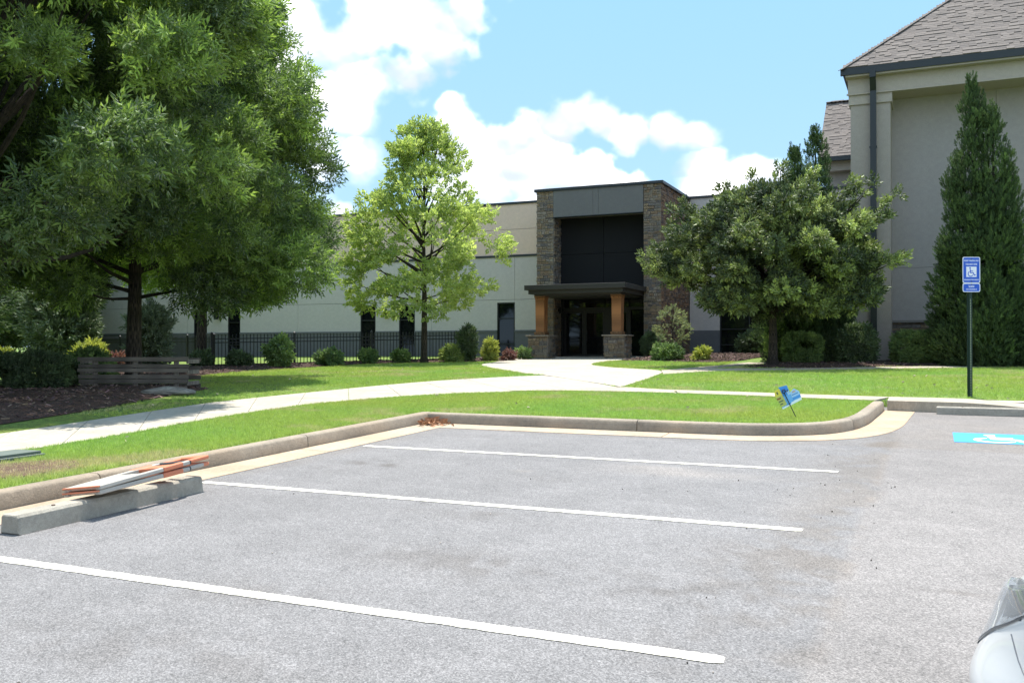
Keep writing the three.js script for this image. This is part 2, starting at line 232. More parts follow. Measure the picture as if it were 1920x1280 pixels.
// ---- concrete paths: panels between two edges, a groove between each pair
const PAVED = [];
function paving(name, edgeA, edgeB, n, m, lift, every, mat) {
  const a = curve(edgeA, n), b = curve(edgeB, n), g = new THREE.Group(); g.name = numbered(name); g.userData.kind = 'structure'; scene.add(g);
  PAVED.push([...a, ...[...b].reverse()]);
  const panel = (i0, i1, j0, j1) => {
    const rows = [], N = i1 - i0, Mm = j1 - j0;
    const at = (fi, fj) => { const i = Math.min(n - 1, Math.floor(fi)), t = fi - i, pa = [mixn(a[i][0], a[i + 1][0], t), mixn(a[i][1], a[i + 1][1], t)], pb = [mixn(b[i][0], b[i + 1][0], t), mixn(b[i][1], b[i + 1][1], t)], f = fj / m; return [mixn(pa[0], pb[0], f), mixn(pa[1], pb[1], f)]; };
    const pos = [], uv = [], idx = [];
    const lenI = Math.hypot(a[i1][0] - a[i0][0], a[i1][1] - a[i0][1]) || 1, c0 = at(i0, j0), c1 = at(i0, j1), lenJ = Math.hypot(c1[0] - c0[0], c1[1] - c0[1]) || 1;
    const gi = Math.min(0.2, 0.007 / lenI * N), gj = m > Mm ? Math.min(0.2, 0.007 / lenJ * Mm) : 0;
    for (let i = 0; i <= N; i++) for (let j = 0; j <= Mm; j++) { const fi = i0 + clamp(i, gi, N - gi), fj = j0 + clamp(j, gj, Mm - gj), [A, B] = at(fi, fj); pos.push(A, lift(A, B), -B); uv.push(A, B); }
    const W = Mm + 1; for (let i = 0; i < N; i++) for (let j = 0; j < Mm; j++) { const q = i * W + j; idx.push(q, q + 1, q + W, q + 1, q + W + 1, q + W); }
    // sides, 8 cm down
    const ring = []; for (let j = 0; j <= Mm; j++) ring.push(j); for (let i = 1; i <= N; i++) ring.push(i * W + Mm); for (let j = Mm - 1; j >= 0; j--) ring.push(N * W + j); for (let i = N - 1; i > 0; i--) ring.push(i * W);
    const base = pos.length / 3, R = ring.length; for (const q of ring) { pos.push(pos[q * 3], pos[q * 3 + 1], pos[q * 3 + 2], pos[q * 3], pos[q * 3 + 1] - 0.08, pos[q * 3 + 2]); uv.push(uv[q * 2], uv[q * 2 + 1], uv[q * 2], uv[q * 2 + 1] + 0.08); }
    for (let k = 0; k < R; k++) { const p = base + k * 2, q = base + ((k + 1) % R) * 2; idx.push(p, p + 1, q, q, p + 1, q + 1); }
    const ge = new THREE.BufferGeometry(); ge.setAttribute('position', new THREE.Float32BufferAttribute(pos, 3)); ge.setAttribute('uv', new THREE.Float32BufferAttribute(uv, 2)); ge.setIndex(idx); ge.computeVertexNormals();
    part(g, 'slab', ge, mat);
  };
  const [di, dj] = every; for (let i = 0; i < n; i += di) for (let j = 0; j < m; j += dj) panel(i, Math.min(n, i + di), j, Math.min(m, j + dj));
  return g;
}
const padY = (A, B) => G(A, B) + 0.012, padY2 = (A, B) => G(A, B) + 0.018, padY3 = (A, B) => G(A, B) + 0.024;
M.concreteA = M.concrete; M.concreteB = S(lin(0.53, 0.47, 0.39), 0.9, { map: rep(concreteMap, 1 / 1.9), bumpMap: rep(grainBump, 1 / 0.9), bumpScale: 0.0015 });
// the walk from the left, along the car park, that widens into the forecourt
paving('footpath', [[-10.2, -6], [-10.35, 2], [-10.5, 7.9], [-10.8, 9.8], [-11.2, 12.5], [-11.2, 15.4], [-10.93, 19.35], [-10.16, 21.58], [-9.3, 23.1]], [[-8.75, -6], [-8.8, 2], [-8.86, 6.7], [-8.95, 8.2], [-9.28, 10.3], [-9.3, 12.9], [-8.6, 15.2], [-7.6, 16.6], [-5.9, 18.6]], 42, 4, padY, [2, 4], M.concreteA);
paving('forecourt', [[-9.42, 23.05], [-9.95, 23.4], [-11.4, 25.2], [-13.2, 27.6], [-14.9, 30.4], [-15.75, 33.6], [-16.5, 36], [-16.6, 40.9]], [[-5.93, 18.75], [-6.2, 21], [-6.45, 23], [-7.3, 26.6], [-9.2, 28.2], [-10.55, 30.1], [-11.2, 33], [-10.9, 40.9]], 30, 12, padY2, [6, 12], M.concreteA);
paving('footpath', [[-7.55, 16.75], [-6.9, 17.12], [-5.3, 17.3], [-3.1, 17.05], [-2.0, 16.78], [-0.86, 16.62]], [[-6.1, 18.5], [-5.75, 18.62], [-5.1, 18.25], [-3.3, 17.95], [-2.0, 17.68], [-0.66, 17.5]], 16, 2, padY3, [4, 2], M.concreteB);
paving('footpath', [[-6.5, 24.2], [-5.6, 26.5], [-3.5, 27.9], [-0.7, 29.9], [2.5, 32], [9, 36]], [[-7.2, 26.6], [-5.9, 28.2], [-3.9, 29.0], [-1.2, 31.0], [2.0, 33.1], [8.5, 37.1]], 20, 2, padY3, [2, 2], M.concreteB);
paving('footpath', [[-7.25, 26.7], [-6.95, 28.4], [-6.4, 31], [-6.0, 34]], [[-5.95, 28.3], [-5.85, 29.2], [-5.6, 31], [-5.2, 34]], 8, 2, padY, [2, 2], M.concreteB);

// the ramp down to the accessible bays, the kerb behind it and the front edge
{
  const g = new THREE.Group(); g.name = 'kerb_ramp'; g.userData.kind = 'structure'; scene.add(g);
  const top = (A) => 0.155 * sstep(2.7, 0.3, A) + 0.012;
  const As = [-0.66, -0.2, 0.3, 0.6, 1, 1.4, 1.8, 2.2, 2.7, 4, 6], pos = [], idx = [], uv = [];
  for (const A of As) for (const [B, dy] of [[16.2, -0.1], [16.2, 0], [16.6, 0], [17.04, 0], [17.04, -0.1]]) { pos.push(A, lotY(A, B) + (dy < 0 ? -0.1 : top(A)), -B); uv.push(A, B + dy); }
  for (let i = 0; i < As.length - 1; i++) for (let j = 0; j < 4; j++) { const a = i * 5 + j; idx.push(a, a + 5, a + 1, a + 1, a + 5, a + 6); }
  const q = new THREE.BufferGeometry(); q.setAttribute('position', new THREE.Float32BufferAttribute(pos, 3)); q.setAttribute('uv', new THREE.Float32BufferAttribute(uv, 2)); q.setIndex(idx);
  part(g, 'ramp_slab', toCreasedNormals(q, 0.5), M.concreteB);
  const back = []; for (let a = -0.62; a <= 12; a += 0.4) back.push([a, 17.06]);
  part(g, 'back_kerb', sweep(back, [[0, -0.1], [0, 0.02], [0.03, 0.035], [0.15, 0.035], [0.16, -0.1]], (A, B) => G(A, B) - 0.01, true), S(lin(0.64, 0.58, 0.5), 0.9, { map: rep(concreteMap, 1 / 1.7) }));
}

// ---- planting beds
const BEDS = [];
function bed(poly, name = 'mulch_bed') {
  BEDS.push(poly);
  const sh = new THREE.Shape(poly.map(([a, b]) => new THREE.Vector2(a, b)));
  let g = new TessellateModifier(0.7, 8).modify(new THREE.ShapeGeometry(sh).toNonIndexed());
  const p = g.attributes.position, uv = []; for (let i = 0; i < p.count; i++) { const A = p.getX(i), B = p.getY(i), d = distTo(poly, A, B); p.setXYZ(i, A, G(A, B) + 0.018 + Math.min(0.07, d * 0.10) + (fbm(A * 1.5, B * 1.5, 6, 3) - 0.5) * Math.min(0.12, d * 0.15), -B); uv.push(A, B); }
  g.setAttribute('uv', new THREE.Float32BufferAttribute(uv, 2)); g.deleteAttribute('normal'); g.computeVertexNormals();
  structure(name, g, M.mulch);
}
bed(curve([[-11.35, 8.3], [-12.1, 10.9], [-12.75, 12.5], [-13.5, 14.4], [-14.2, 15.6], [-16.5, 15.6], [-20, 14], [-22, 9], [-19, 4], [-13.5, 4.2], [-11.6, 6.2], [-11.35, 8.3]], 60).slice(0, -1));
bed(curve([[-17.2, 18.3], [-18.9, 20.6], [-20.3, 25.2], [-20.6, 28.5], [-19.6, 31.3], [-16.6, 33.2], [-15.7, 34.4], [-16.9, 36.5], [-17.0, 39.4], [-20, 36], [-23.9, 29.2], [-25.8, 28.2], [-26.5, 25], [-22, 19], [-17.2, 18.3]], 70).slice(0, -1));
bed(curve([[-10.9, 39.8], [-11.0, 34.6], [-9.0, 33.9], [-7.2, 33.4], [-6.75, 34.6], [-6.6, 39], [-6.6, 44.8], [-10.7, 44.8], [-10.9, 39.8]], 50).slice(0, -1));
bed(curve([[-5.1, 34.6], [-5.2, 31], [-5.5, 29.5], [-3.9, 29.12], [-1.3, 31.12], [2.0, 33.25], [8.4, 37.3], [8.4, 44], [-2, 44.6], [-5.1, 44.6], [-5.1, 34.6]], 60).slice(0, -1));
const boxOf = p => p.box ??= [Math.min(...p.map(q => q[0])), Math.max(...p.map(q => q[0])), Math.min(...p.map(q => q[1])), Math.max(...p.map(q => q[1]))], within = (p, A, B) => { const b = boxOf(p); return A > b[0] && A < b[1] && B > b[2] && B < b[3] && inside(p, A, B); };
const onBed = (A, B) => BEDS.some(p => within(p, A, B)), onPaving = (A, B, m = 0) => PAVED.some(p => within(p, A, B) || (m && distTo(p, A, B) < m));

// a bare sandy patch where the verge is worn, near the left edge
{
  const pos = [-7.75, G(-7.75, 6.02) + 0.012, -6.02], idx = [], uv = [0, 0], n = 48; for (let i = 0; i < n; i++) { const t = i / n * Math.PI * 2, q = 0.40 + 0.28 * fbm(Math.cos(t) * 2 + 4, Math.sin(t) * 2, 3, 3), A = -7.75 + Math.cos(t) * q * 0.9, B = 6.02 + Math.sin(t) * q * 1.1; pos.push(A, G(A, B) + 0.012, -B); uv.push(A, B); idx.push(0, 1 + i, 1 + (i + 1) % n); }
  const q = new THREE.BufferGeometry(); q.setAttribute('position', new THREE.Float32BufferAttribute(pos, 3)); q.setAttribute('uv', new THREE.Float32BufferAttribute(uv, 2)); q.setIndex(idx); q.computeVertexNormals(); structure('bare_soil', q, S(lin(0.95, 0.74, 0.54), 0.95, { map: rep(soilMap, 1 / 0.6), bumpMap: rep(soilMap, 1 / 0.6), bumpScale: 0.01 }));
}
// bark chips scattered on the beds
{
  const r = rngOf(31), g = box(0.075, 0.012, 0.022), n = 16000, im = new THREE.InstancedMesh(g, S(lin(1, 1, 1), 0.95), n), o = new THREE.Object3D(), c = new THREE.Color();
  let k = 0; while (k < n) { const p = BEDS[Math.floor(r() * BEDS.length)], q = p[Math.floor(r() * p.length)], A = q[0] + (r() - 0.5) * 9, B = q[1] + (r() - 0.5) * 9; if (!inside(p, A, B)) continue; const d = distTo(p, A, B); o.position.set(A, G(A, B) + 0.026 + Math.min(0.07, d * 0.10) + (fbm(A * 1.5, B * 1.5, 6, 3) - 0.5) * Math.min(0.12, d * 0.15), -B); o.rotation.set((r() - 0.5) * 0.9, r() * 6.3, (r() - 0.5) * 0.9); o.scale.setScalar(0.5 + r()); o.updateMatrix(); im.setMatrixAt(k, o.matrix); const v = 0.06 + r() * r() * 0.30; c.setRGB(v, v * (0.55 + r() * 0.2), v * (0.42 + r() * 0.2)); im.setColorAt(k, c); k++; }
  shade(im); im.name = 'bark_chips'; tag(im, 'shredded brown bark mulch chips lying over the planting beds', 'mulch', null, 'stuff'); scene.add(im);
}

// ---- painted markings
const paintMap = (() => { const a = tileNoise(512, 70, 41), b = tileNoise(512, 200, 42), c = tileNoise(512, 10, 43); return dataTex(512, 512, (i, j) => { const w = a(i, j) * 0.5 + b(i, j) * 0.35 + c(i, j) * 0.3, v = w > 0.80 ? 0.66 : 0.95 - (b(i, j) - 0.5) * 0.1; return [v, v * 0.99, v * 0.95]; }, true); })();
M.paint = S(lin(0.86, 0.84, 0.78), 0.8, { map: rep(paintMap, 1 / 0.8), bumpMap: rep(asphaltRelief, 1 / 3.1), bumpScale: 0.005 });
for (const B of [4.09, 6.83, 9.57]) {
  const r = rngOf(B * 100), n = 120, pos = [], uv = [], idx = [];
  for (let i = 0; i <= n; i++) { const A = mixn(-6.27, -0.83, i / n), e = i === 0 || i === n ? 0.012 : 0; for (const s of [-1, 1]) { const b = B + s * (0.05 - e + (r() - 0.5) * 0.009); pos.push(A + (r() - 0.5) * 0.01, lotY(A, b) + 0.004, -b); uv.push(A, b); } }
  for (let i = 0; i < n; i++) { const a = i * 2; idx.push(a, a + 2, a + 1, a + 1, a + 2, a + 3); }
  const q = new THREE.BufferGeometry(); q.setAttribute('position', new THREE.Float32BufferAttribute(pos, 3)); q.setAttribute('uv', new THREE.Float32BufferAttribute(uv, 2)); q.setIndex(idx); q.computeVertexNormals();
  structure('painted_line', q, M.paint);
}
function wheelchair(x, s, cx, cy, ink) {                           // the access symbol, s = its height
  x.save(); x.translate(cx, cy); x.scale(s / 100, s / 100); x.strokeStyle = ink; x.fillStyle = ink; x.lineCap = 'round'; x.lineJoin = 'round';
  x.beginPath(); x.arc(-12, -40, 8, 0, 7); x.fill();
  x.lineWidth = 10; x.beginPath(); x.moveTo(-11, -26); x.lineTo(-8, 8); x.lineTo(20, 8); x.lineTo(31, 34); x.lineTo(41, 30); x.stroke();
  x.lineWidth = 8; x.beginPath(); x.moveTo(-9, -10); x.lineTo(14, -10); x.stroke();
  x.lineWidth = 8; x.beginPath(); x.arc(-7, 20, 25, -2.15, 0.55, true); x.stroke(); x.restore();
}
function canvasTex(w, h, draw) { const c = document.createElement('canvas'); c.width = w; c.height = h; draw(c.getContext('2d'), w, h); const t = new THREE.CanvasTexture(c); t.colorSpace = THREE.SRGBColorSpace; return t; }
{
  const t = canvasTex(512, 512, (x, w, h) => { x.fillStyle = '#3b93cf'; x.fillRect(0, 0, w, h); wheelchair(x, 420, 260, 262, '#f6f3ea'); const r = rngOf(3); for (let i = 0; i < 1500; i++) { x.fillStyle = `rgba(150,165,180,${r() * 0.35})`; x.fillRect(r() * w, r() * h, 1 + r() * 3, 1 + r() * 3); } });
  const g = new THREE.PlaneGeometry(1, 1); const p = g.attributes.position, A0 = 0.24, A1 = 1.26, B0 = 12.38, B1 = 13.4; p.setXYZ(0, A0, lotY(A0, B1) + 0.004, -B1); p.setXYZ(1, A1, lotY(A1, B1) + 0.004, -B1); p.setXYZ(2, A0, lotY(A0, B0) + 0.004, -B0); p.setXYZ(3, A1, lotY(A1, B0) + 0.004, -B0); g.computeVertexNormals();
  structure('painted_access_symbol', g, S(0xffffff, 0.8, { map: t }));
}
// ---- building materials
const stuccoBump = rep(grainBump, 1 / 0.35);
const wallMat = (r, g, b) => S(lin(r, g, b), 0.92, { map: rep(grainMap, 1 / 1.6), bumpMap: stuccoBump, bumpScale: 0.0025 });
M.wallWhite = wallMat(0.66, 0.60, 0.56); M.wallBeige = wallMat(0.90, 0.675, 0.535); M.wallGrey = wallMat(0.175, 0.175, 0.18); M.panelGrey = wallMat(0.19, 0.185, 0.18);
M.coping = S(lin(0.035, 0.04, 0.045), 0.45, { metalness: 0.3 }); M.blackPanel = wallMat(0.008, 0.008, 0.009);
M.canopy = S(lin(0.03, 0.029, 0.027), 0.6); M.frame = S(lin(0.012, 0.012, 0.013), 0.5);
M.glass = new THREE.MeshPhysicalMaterial({ color: lin(0.006, 0.007, 0.008), roughness: 0.04, ior: 1.5 });
M.church = wallMat(0.48, 0.415, 0.355); M.churchTrim = wallMat(0.52, 0.45, 0.38); M.churchWall = wallMat(0.48, 0.43, 0.405);
M.gutterMetal = S(lin(0.022, 0.028, 0.03), 0.4, { metalness: 0.2 });
M.lamp = S(lin(0.012, 0.012, 0.012), 0.4, { metalness: 0.4 });
const woodMap = (() => { const a = tileNoise(256, 50, 51), b = tileNoise(256, 9, 52); return dataTex(256, 256, (i, j) => { const v = 0.72 + (a(i, (j * 0.06) | 0) - 0.5) * 0.4 + (b(i, (j * 0.2) | 0) - 0.5) * 0.25; return [v, v * 0.94, v * 0.88]; }, true); })();
M.timber = S(lin(0.60, 0.30, 0.13), 0.65, { map: rep(woodMap, 2, 0.6) }); M.timberTrim = S(lin(0.42, 0.23, 0.11), 0.65, { map: rep(woodMap, 2, 0.6) });
const rockMap = (() => { const r = rngOf(61), a = tileNoise(256, 9, 62), b = tileNoise(256, 40, 63); return dataTex(256, 256, (i, j) => { const v = 0.72 + (a(i, j) - 0.5) * 0.35 + (b(i, j) - 0.5) * 0.35 + (r() - 0.5) * 0.12; return [v, v * 0.97, v * 0.93]; }, true); })();
const rockTones = [[0.62, 0.48, 0.34], [0.57, 0.51, 0.44], [0.40, 0.375, 0.365], [0.66, 0.53, 0.38], [0.50, 0.41, 0.32], [0.31, 0.29, 0.29], [0.62, 0.55, 0.48], [0.54, 0.40, 0.28], [0.49, 0.44, 0.40]];
M.rocks = rockTones.map(t => S(lin(...t), 0.92, { map: rockMap, bumpMap: rockMap, bumpScale: 0.015 }));
M.rockRest = S(lin(1, 1, 1), 0.92, { map: rockMap, bumpMap: rockMap, bumpScale: 0.015, vertexColors: true });
M.mortar = S(lin(0.24, 0.22, 0.20), 0.95);
// split-faced stones: a few uneven unit blocks, scaled
const rockGeos = Array.from({ length: 7 }, (_, s) => { const g = new THREE.BoxGeometry(1, 1, 1, 2, 1, 1), p = g.attributes.position, r = rngOf(700 + s), seen = {}; for (let i = 0; i < p.count; i++) { const k = [p.getX(i), p.getY(i), p.getZ(i)].map(v => v.toFixed(2)).join(); const j = seen[k] ??= [(r() - 0.5) * 0.05, (r() - 0.5) * 0.10, p.getZ(i) > 0 ? (r() - 0.5) * 0.5 - 0.1 : 0]; p.setXYZ(i, p.getX(i) * (p.getZ(i) > 0 ? 0.97 : 1) + j[0], p.getY(i) * (p.getZ(i) > 0 ? 0.9 : 1) + j[1], p.getZ(i) + j[2]); } const q = g.toNonIndexed(); q.computeVertexNormals(); return q; });
const sideTurn = { front: 0, right: Math.PI / 2, left: -Math.PI / 2, back: Math.PI };
// lay stones on a face: (A, B) its left end seen from outside, width, from y0 to y1; as parts of parent, or collected for one joined part
function layStones(parent, facing, A, B, width, y0, y1, seed, collect, red = 0) {
  const r = rngOf(seed), t = sideTurn[facing], dx = Math.cos(t), dz = -Math.sin(t), nx = Math.sin(t), nz = Math.cos(t);
  for (let y = y0; y < y1 - 0.02;) {
    let h = 0.06 + r() * 0.10; if (y1 - y - h < 0.06) h = y1 - y;
    for (let x = 0; x < width - 0.02;) {
      let w = 0.14 + r() * r() * 0.55; if (width - x - w < 0.12) w = width - x;
      const split = h > 0.12 && r() < 0.25 ? 2 : 1;
      for (let k = 0; k < split; k++) {
        const hh = h / split, d = 0.045 + r() * 0.035, tone = Math.floor(r() * rockTones.length), geo = rockGeos[Math.floor(r() * rockGeos.length)];
        const m = new THREE.Matrix4().compose(new THREE.Vector3(A + dx * (x + w / 2) + nx * (d / 2 - 0.02), y + hh * (k + 0.5), -B + dz * (x + w / 2) + nz * (d / 2 - 0.02)), new THREE.Quaternion().setFromAxisAngle(new THREE.Vector3(0, 1, 0), t), new THREE.Vector3(w - 0.014, hh - 0.012, d));
        if (collect) { const g = geo.clone().applyMatrix4(m), c = []; const q = rockTones[tone], v = 0.85 + r() * 0.3; for (let i = 0; i < g.attributes.position.count; i++) c.push(q[0] * v * (1 + red * 0.05), q[1] * v * (1 - red * 0.12), q[2] * v * (1 - red * 0.18)); g.setAttribute('color', new THREE.Float32BufferAttribute(c, 3)); collect.push(g); }
        else { const o = shade(new THREE.Mesh(geo, M.rocks[tone])); o.name = 'stone'; o.applyMatrix4(m); parent.add(o); }
      }
      x += w;
    }
    y += h;
  }
}
function windowPart(parent, A0, A1, y0, y1, B, bars = [], posts = []) {        // frame with glass set back behind it; bars = heights, posts = places along A
  const f = part(parent, 'window', mergeGeometries([[A0 - 0.0, A0 + 0.06, y0, y1], [A1 - 0.06, A1, y0, y1], [A0 + 0.06, A1 - 0.06, y1 - 0.06, y1], [A0 + 0.06, A1 - 0.06, y0, y0 + 0.07], ...bars.map(b => [A0 + 0.06, A1 - 0.06, b - 0.025, b + 0.025])].map(([a, b, c, d]) => box(b - a, d - c, 0.12).translate((a + b) / 2, (c + d) / 2, -B))
    .concat(posts.map(p => box(0.05, y1 - y0 - 0.14, 0.11).translate(p, (y0 + y1) / 2, -B)))), M.frame);
  const xs = [A0 + 0.06, ...posts, A1 - 0.06].sort((a, b) => a - b), ys = [y0 + 0.07, ...bars, y1 - 0.06].sort((a, b) => a - b);
  for (let i = 0; i < xs.length - 1; i++) for (let j = 0; j < ys.length - 1; j++) part(f, 'pane', box(xs[i + 1] - xs[i] - 0.02, ys[j + 1] - ys[j] - 0.02, 0.02), M.glass, (xs[i] + xs[i + 1]) / 2, (ys[j] + ys[j + 1]) / 2, -B - 0.03);
  return f;
}
// a wall front made of panels with grooves between them and real openings: cells of a grid, those inside an opening left out
function panelWall(parent, name, mat, As, ys, B0, B1, holes = []) {
  const xs = [...new Set([...As, ...holes.flatMap(h => [h[0], h[1]])])].filter(a => a >= As[0] && a <= As[As.length - 1]).sort((a, b) => a - b);
  const zs = [...new Set([...ys, ...holes.flatMap(h => [h[2], h[3]])])].filter(a => a >= ys[0] && a <= ys[ys.length - 1]).sort((a, b) => a - b);
  // one panel = the cells between two neighbouring joints, joined
  for (let i = 0; i < As.length - 1; i++) for (let j = 0; j < ys.length - 1; j++) {
    const gs = [];
    for (let a = 0; a < xs.length - 1; a++) for (let c = 0; c < zs.length - 1; c++) {
      const mx = (xs[a] + xs[a + 1]) / 2, my = (zs[c] + zs[c + 1]) / 2;
      if (mx < As[i] || mx > As[i + 1] || my < ys[j] || my > ys[j + 1] || holes.some(h => mx > h[0] && mx < h[1] && my > h[2] && my < h[3])) continue;
      const l = xs[a] === As[i] && i ? 0.008 : 0, r = xs[a + 1] === As[i + 1] && i < As.length - 2 ? 0.008 : 0, b = zs[c] === ys[j] && j ? 0.008 : 0, t = zs[c + 1] === ys[j + 1] && j < ys.length - 2 ? 0.008 : 0;
      gs.push(box(xs[a + 1] - xs[a] - l - r, zs[c + 1] - zs[c] - b - t, B1 - B0).translate((xs[a] + l + xs[a + 1] - r) / 2, (zs[c] + b + zs[c + 1] - t) / 2, -(B0 + B1) / 2));
    }
    if (gs.length) part(parent, name, uvMetres(mergeGeometries(gs)), mat);
  }
}

// ---- left wing: long flat-roofed hall
{
  const g = thing('hall_wing', 'long flat-roofed hall with beige upper band, pale lower wall and narrow black windows', 'building');
  const wins = [[-20.19, -19.21], [-25.99, -25.01], [-28.42, -27.46], [-37.62, -36.72], [-40.2, -39.2]].map(([a, b]) => [a, b, 0.95, 3.86]);
  const A0 = -49.6, A1 = -16.75, B = 43;
  span(g, 'core', M.wallGrey, A0 + 0.02, A1, 0.4, 8.72, B + 0.14, 56);
  const As = [A0, -46, -40.7, -36.72, -32.6, -28.42, -24, -19.21, A1];
  panelWall(g, 'base_panel', M.wallGrey, As, [0.3, 2.36], B - 0.02, B + 0.13, wins);
  span(g, 'ledge', M.wallGrey, A0, -40.2, 2.36, 2.46, B - 0.05, B + 0.12); for (let i = 0, e = [[-39.2, -37.62], [-36.72, -28.42], [-27.46, -25.99], [-25.01, -20.19], [-19.21, A1]]; i < e.length; i++) span(g, 'ledge', M.wallGrey, e[i][0], e[i][1], 2.36, 2.46, B - 0.05, B + 0.12);
  panelWall(g, 'wall_panel', M.wallWhite, As, [2.46, 4.0, 6.16], B, B + 0.13, wins);
  span(g, 'trim', M.coping, A0, A1, 6.16, 6.26, B - 0.05, B + 0.13);
  panelWall(g, 'upper_panel', M.wallBeige, [A0, -43, -37.5, -29.9, -24, A1], [6.26, 7.55, 8.82], B + 0.005, B + 0.13);
  span(g, 'coping', M.coping, A0 - 0.05, A1, 8.82, 8.93, B - 0.06, B + 0.5);
  for (const [a, b] of wins) windowPart(g, a, b, 0.95, 3.86, B + 0.07, [3.05, 1.75]);
}
for (const [A, label] of [[-26.72, 'small black wall lamp between the two windows behind the young oak'], [-38.35, 'small black wall lamp beside the window left of the big oak\'s low branches']]) {
  const l = thing('wall_lamp', label, 'wall lamp', A, 3.42, 42.98, 0, 'wall lamps on the hall');
  part(l, 'housing', new THREE.CylinderGeometry(0.10, 0.13, 0.36, 10, 1), M.lamp, 0, 0, 0.17); part(l, 'bracket', box(0.08, 0.16, 0.1), M.lamp, 0, 0, 0.04); part(l, 'cap', new THREE.CylinderGeometry(0.06, 0.11, 0.05, 10), M.lamp, 0, 0.205, 0.17);
}

// ---- right wing between tower and church
{
  const g = thing('link_wing', 'pale flat-roofed wing with large dark windows between stone tower and church', 'building');
  const wins = [[-9.3, -6.5, 1.0, 3.97], [-6.1, -3.0, 1.0, 3.97]], B = 45;
  span(g, 'core', M.wallGrey, -10.7, -2.3, 0.4, 8.72, B + 0.14, 56);
  panelWall(g, 'base_panel', M.wallGrey, [-10.75, -6.3, -2.3], [0.3, 2.4], B - 0.02, B + 0.13, wins);
  panelWall(g, 'wall_panel', M.wallWhite, [-10.75, -6.3, -2.3], [2.4, 4.1, 6.2, 8.82], B, B + 0.13, wins);
  span(g, 'coping', M.coping, -10.75, -2.3, 8.82, 8.93, B - 0.06, B + 0.5);
  windowPart(g, -9.3, -6.5, 1.0, 3.97, B + 0.07, [2.45, 1.7], [-7.9]); windowPart(g, -6.1, -3.0, 1.0, 3.97, B + 0.07, [2.45, 1.7], [-4.55]);
}

// ---- entrance tower
{
  const g = thing('entrance_tower', 'stone-clad entrance tower with grey panel across its top and dark recessed doors', 'building');
  const yb = 0.95, yt = 8.78;
  span(g, 'pier', M.mortar, -16.73, -15.91, 0.6, yt, 40.02, 44.8);
  span(g, 'pier', M.mortar, -11.62, -10.84, 0.6, yt, 40.02, 45.6);
  span(g, 'lintel', M.mortar, -15.91, -11.62, 7.6, yt, 40.2, 44.8);
  layStones(g, 'front', -16.73, 40.02, 0.82, yb, yt, 101);
  layStones(g, 'front', -11.62, 40.02, 0.80, yb, yt, 102);
  const rest = []; layStones(g, 'right', -10.84, 40.02, 5.0, yb, yt, 103, rest, 1); layStones(g, 'right', -15.91, 40.02, 0.84, yb, 7.56, 104, rest); layStones(g, 'left', -16.73, 43.0, 2.98, yb, yt, 105, rest);
  part(g, 'side_stonework', mergeGeometries(rest), M.rockRest, 0, 0, 0, 'stuff');
  // fascia of two smooth panels with a narrow one between
  for (const [a, b] of [[-15.9, -13.98], [-13.97, -13.72], [-13.71, -11.63]]) span(g, 'fascia_panel', M.panelGrey, a, b, 7.57, 8.77, 39.95, 40.19);
  span(g, 'fascia_drip', M.coping, -15.9, -11.63, 7.54, 7.565, 39.93, 40.19);
  span(g, 'coping', M.coping, -16.84, -10.72, 8.78, 8.9, 39.9, 45.6);
  // recess: dark panels above, doors below
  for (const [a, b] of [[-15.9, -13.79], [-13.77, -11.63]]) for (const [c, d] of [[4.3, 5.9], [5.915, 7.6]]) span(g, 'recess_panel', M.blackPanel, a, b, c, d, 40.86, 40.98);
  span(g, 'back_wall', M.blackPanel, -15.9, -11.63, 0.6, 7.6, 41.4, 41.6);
  span(g, 'threshold', M.concrete, -15.9, -11.63, 0.5, 1.03, 40.3, 41.4);
  // doors: two pairs with a side light and a row of lights above
  const front = part(g, 'door_screen', mergeGeometries([[-15.9, -15.78, 1.03, 4.3], [-11.75, -11.63, 1.03, 4.3], [-15.78, -11.75, 3.3, 3.42], [-13.75, -13.4, 1.03, 3.3], [-12.62, -12.5, 1.03, 3.3], [-15.78, -11.75, 4.2, 4.3]].map(([a, b, c, d]) => box(b - a, d - c, 0.14).translate((a + b) / 2, (c + d) / 2, -41.0))), M.frame);
  for (const [a, b] of [[-15.78, -13.75], [-13.75, -12.6], [-12.6, -11.75]]) part(front, 'transom_pane', box(b - a - 0.04, 0.76, 0.02), M.glass, (a + b) / 2, 3.81, -41.03);
  for (const [a, b] of [[-15.77, -14.77], [-14.76, -13.76], [-13.39, -12.63]]) { const d = part(g, 'door', mergeGeometries([[a, a + 0.1, 1.04, 3.29], [b - 0.1, b, 1.04, 3.29], [a + 0.1, b - 0.1, 1.04, 1.26], [a + 0.1, b - 0.1, 3.17, 3.29]].map(([p, q, c, e]) => box(q - p, e - c, 0.06).translate((p + q) / 2, (c + e) / 2, -41.02))), M.frame); part(d, 'pane', box(b - a - 0.2, 1.91, 0.02), M.glass, (a + b) / 2, 2.215, -41.03); part(d, 'handle', new THREE.CylinderGeometry(0.014, 0.014, 0.5, 8), M.lamp, a < -14.5 && a > -15 ? a + 0.15 : b - 0.15, 2.1, -40.94); }
  part(front, 'side_pane', box(0.72, 2.2, 0.02), M.glass, -12.12, 2.17, -41.03);
}
{
  const l = thing('wall_lamp', 'small dark lamp on the stone reveal beside the entrance doors', 'wall lamp', -15.83, 3.3, 40.5, Math.PI / 2);
  part(l, 'housing', new THREE.CylinderGeometry(0.07, 0.09, 0.3, 10), M.lamp, 0, 0, 0.1); part(l, 'bracket', box(0.06, 0.14, 0.1), M.lamp, 0, 0, 0.02);
}
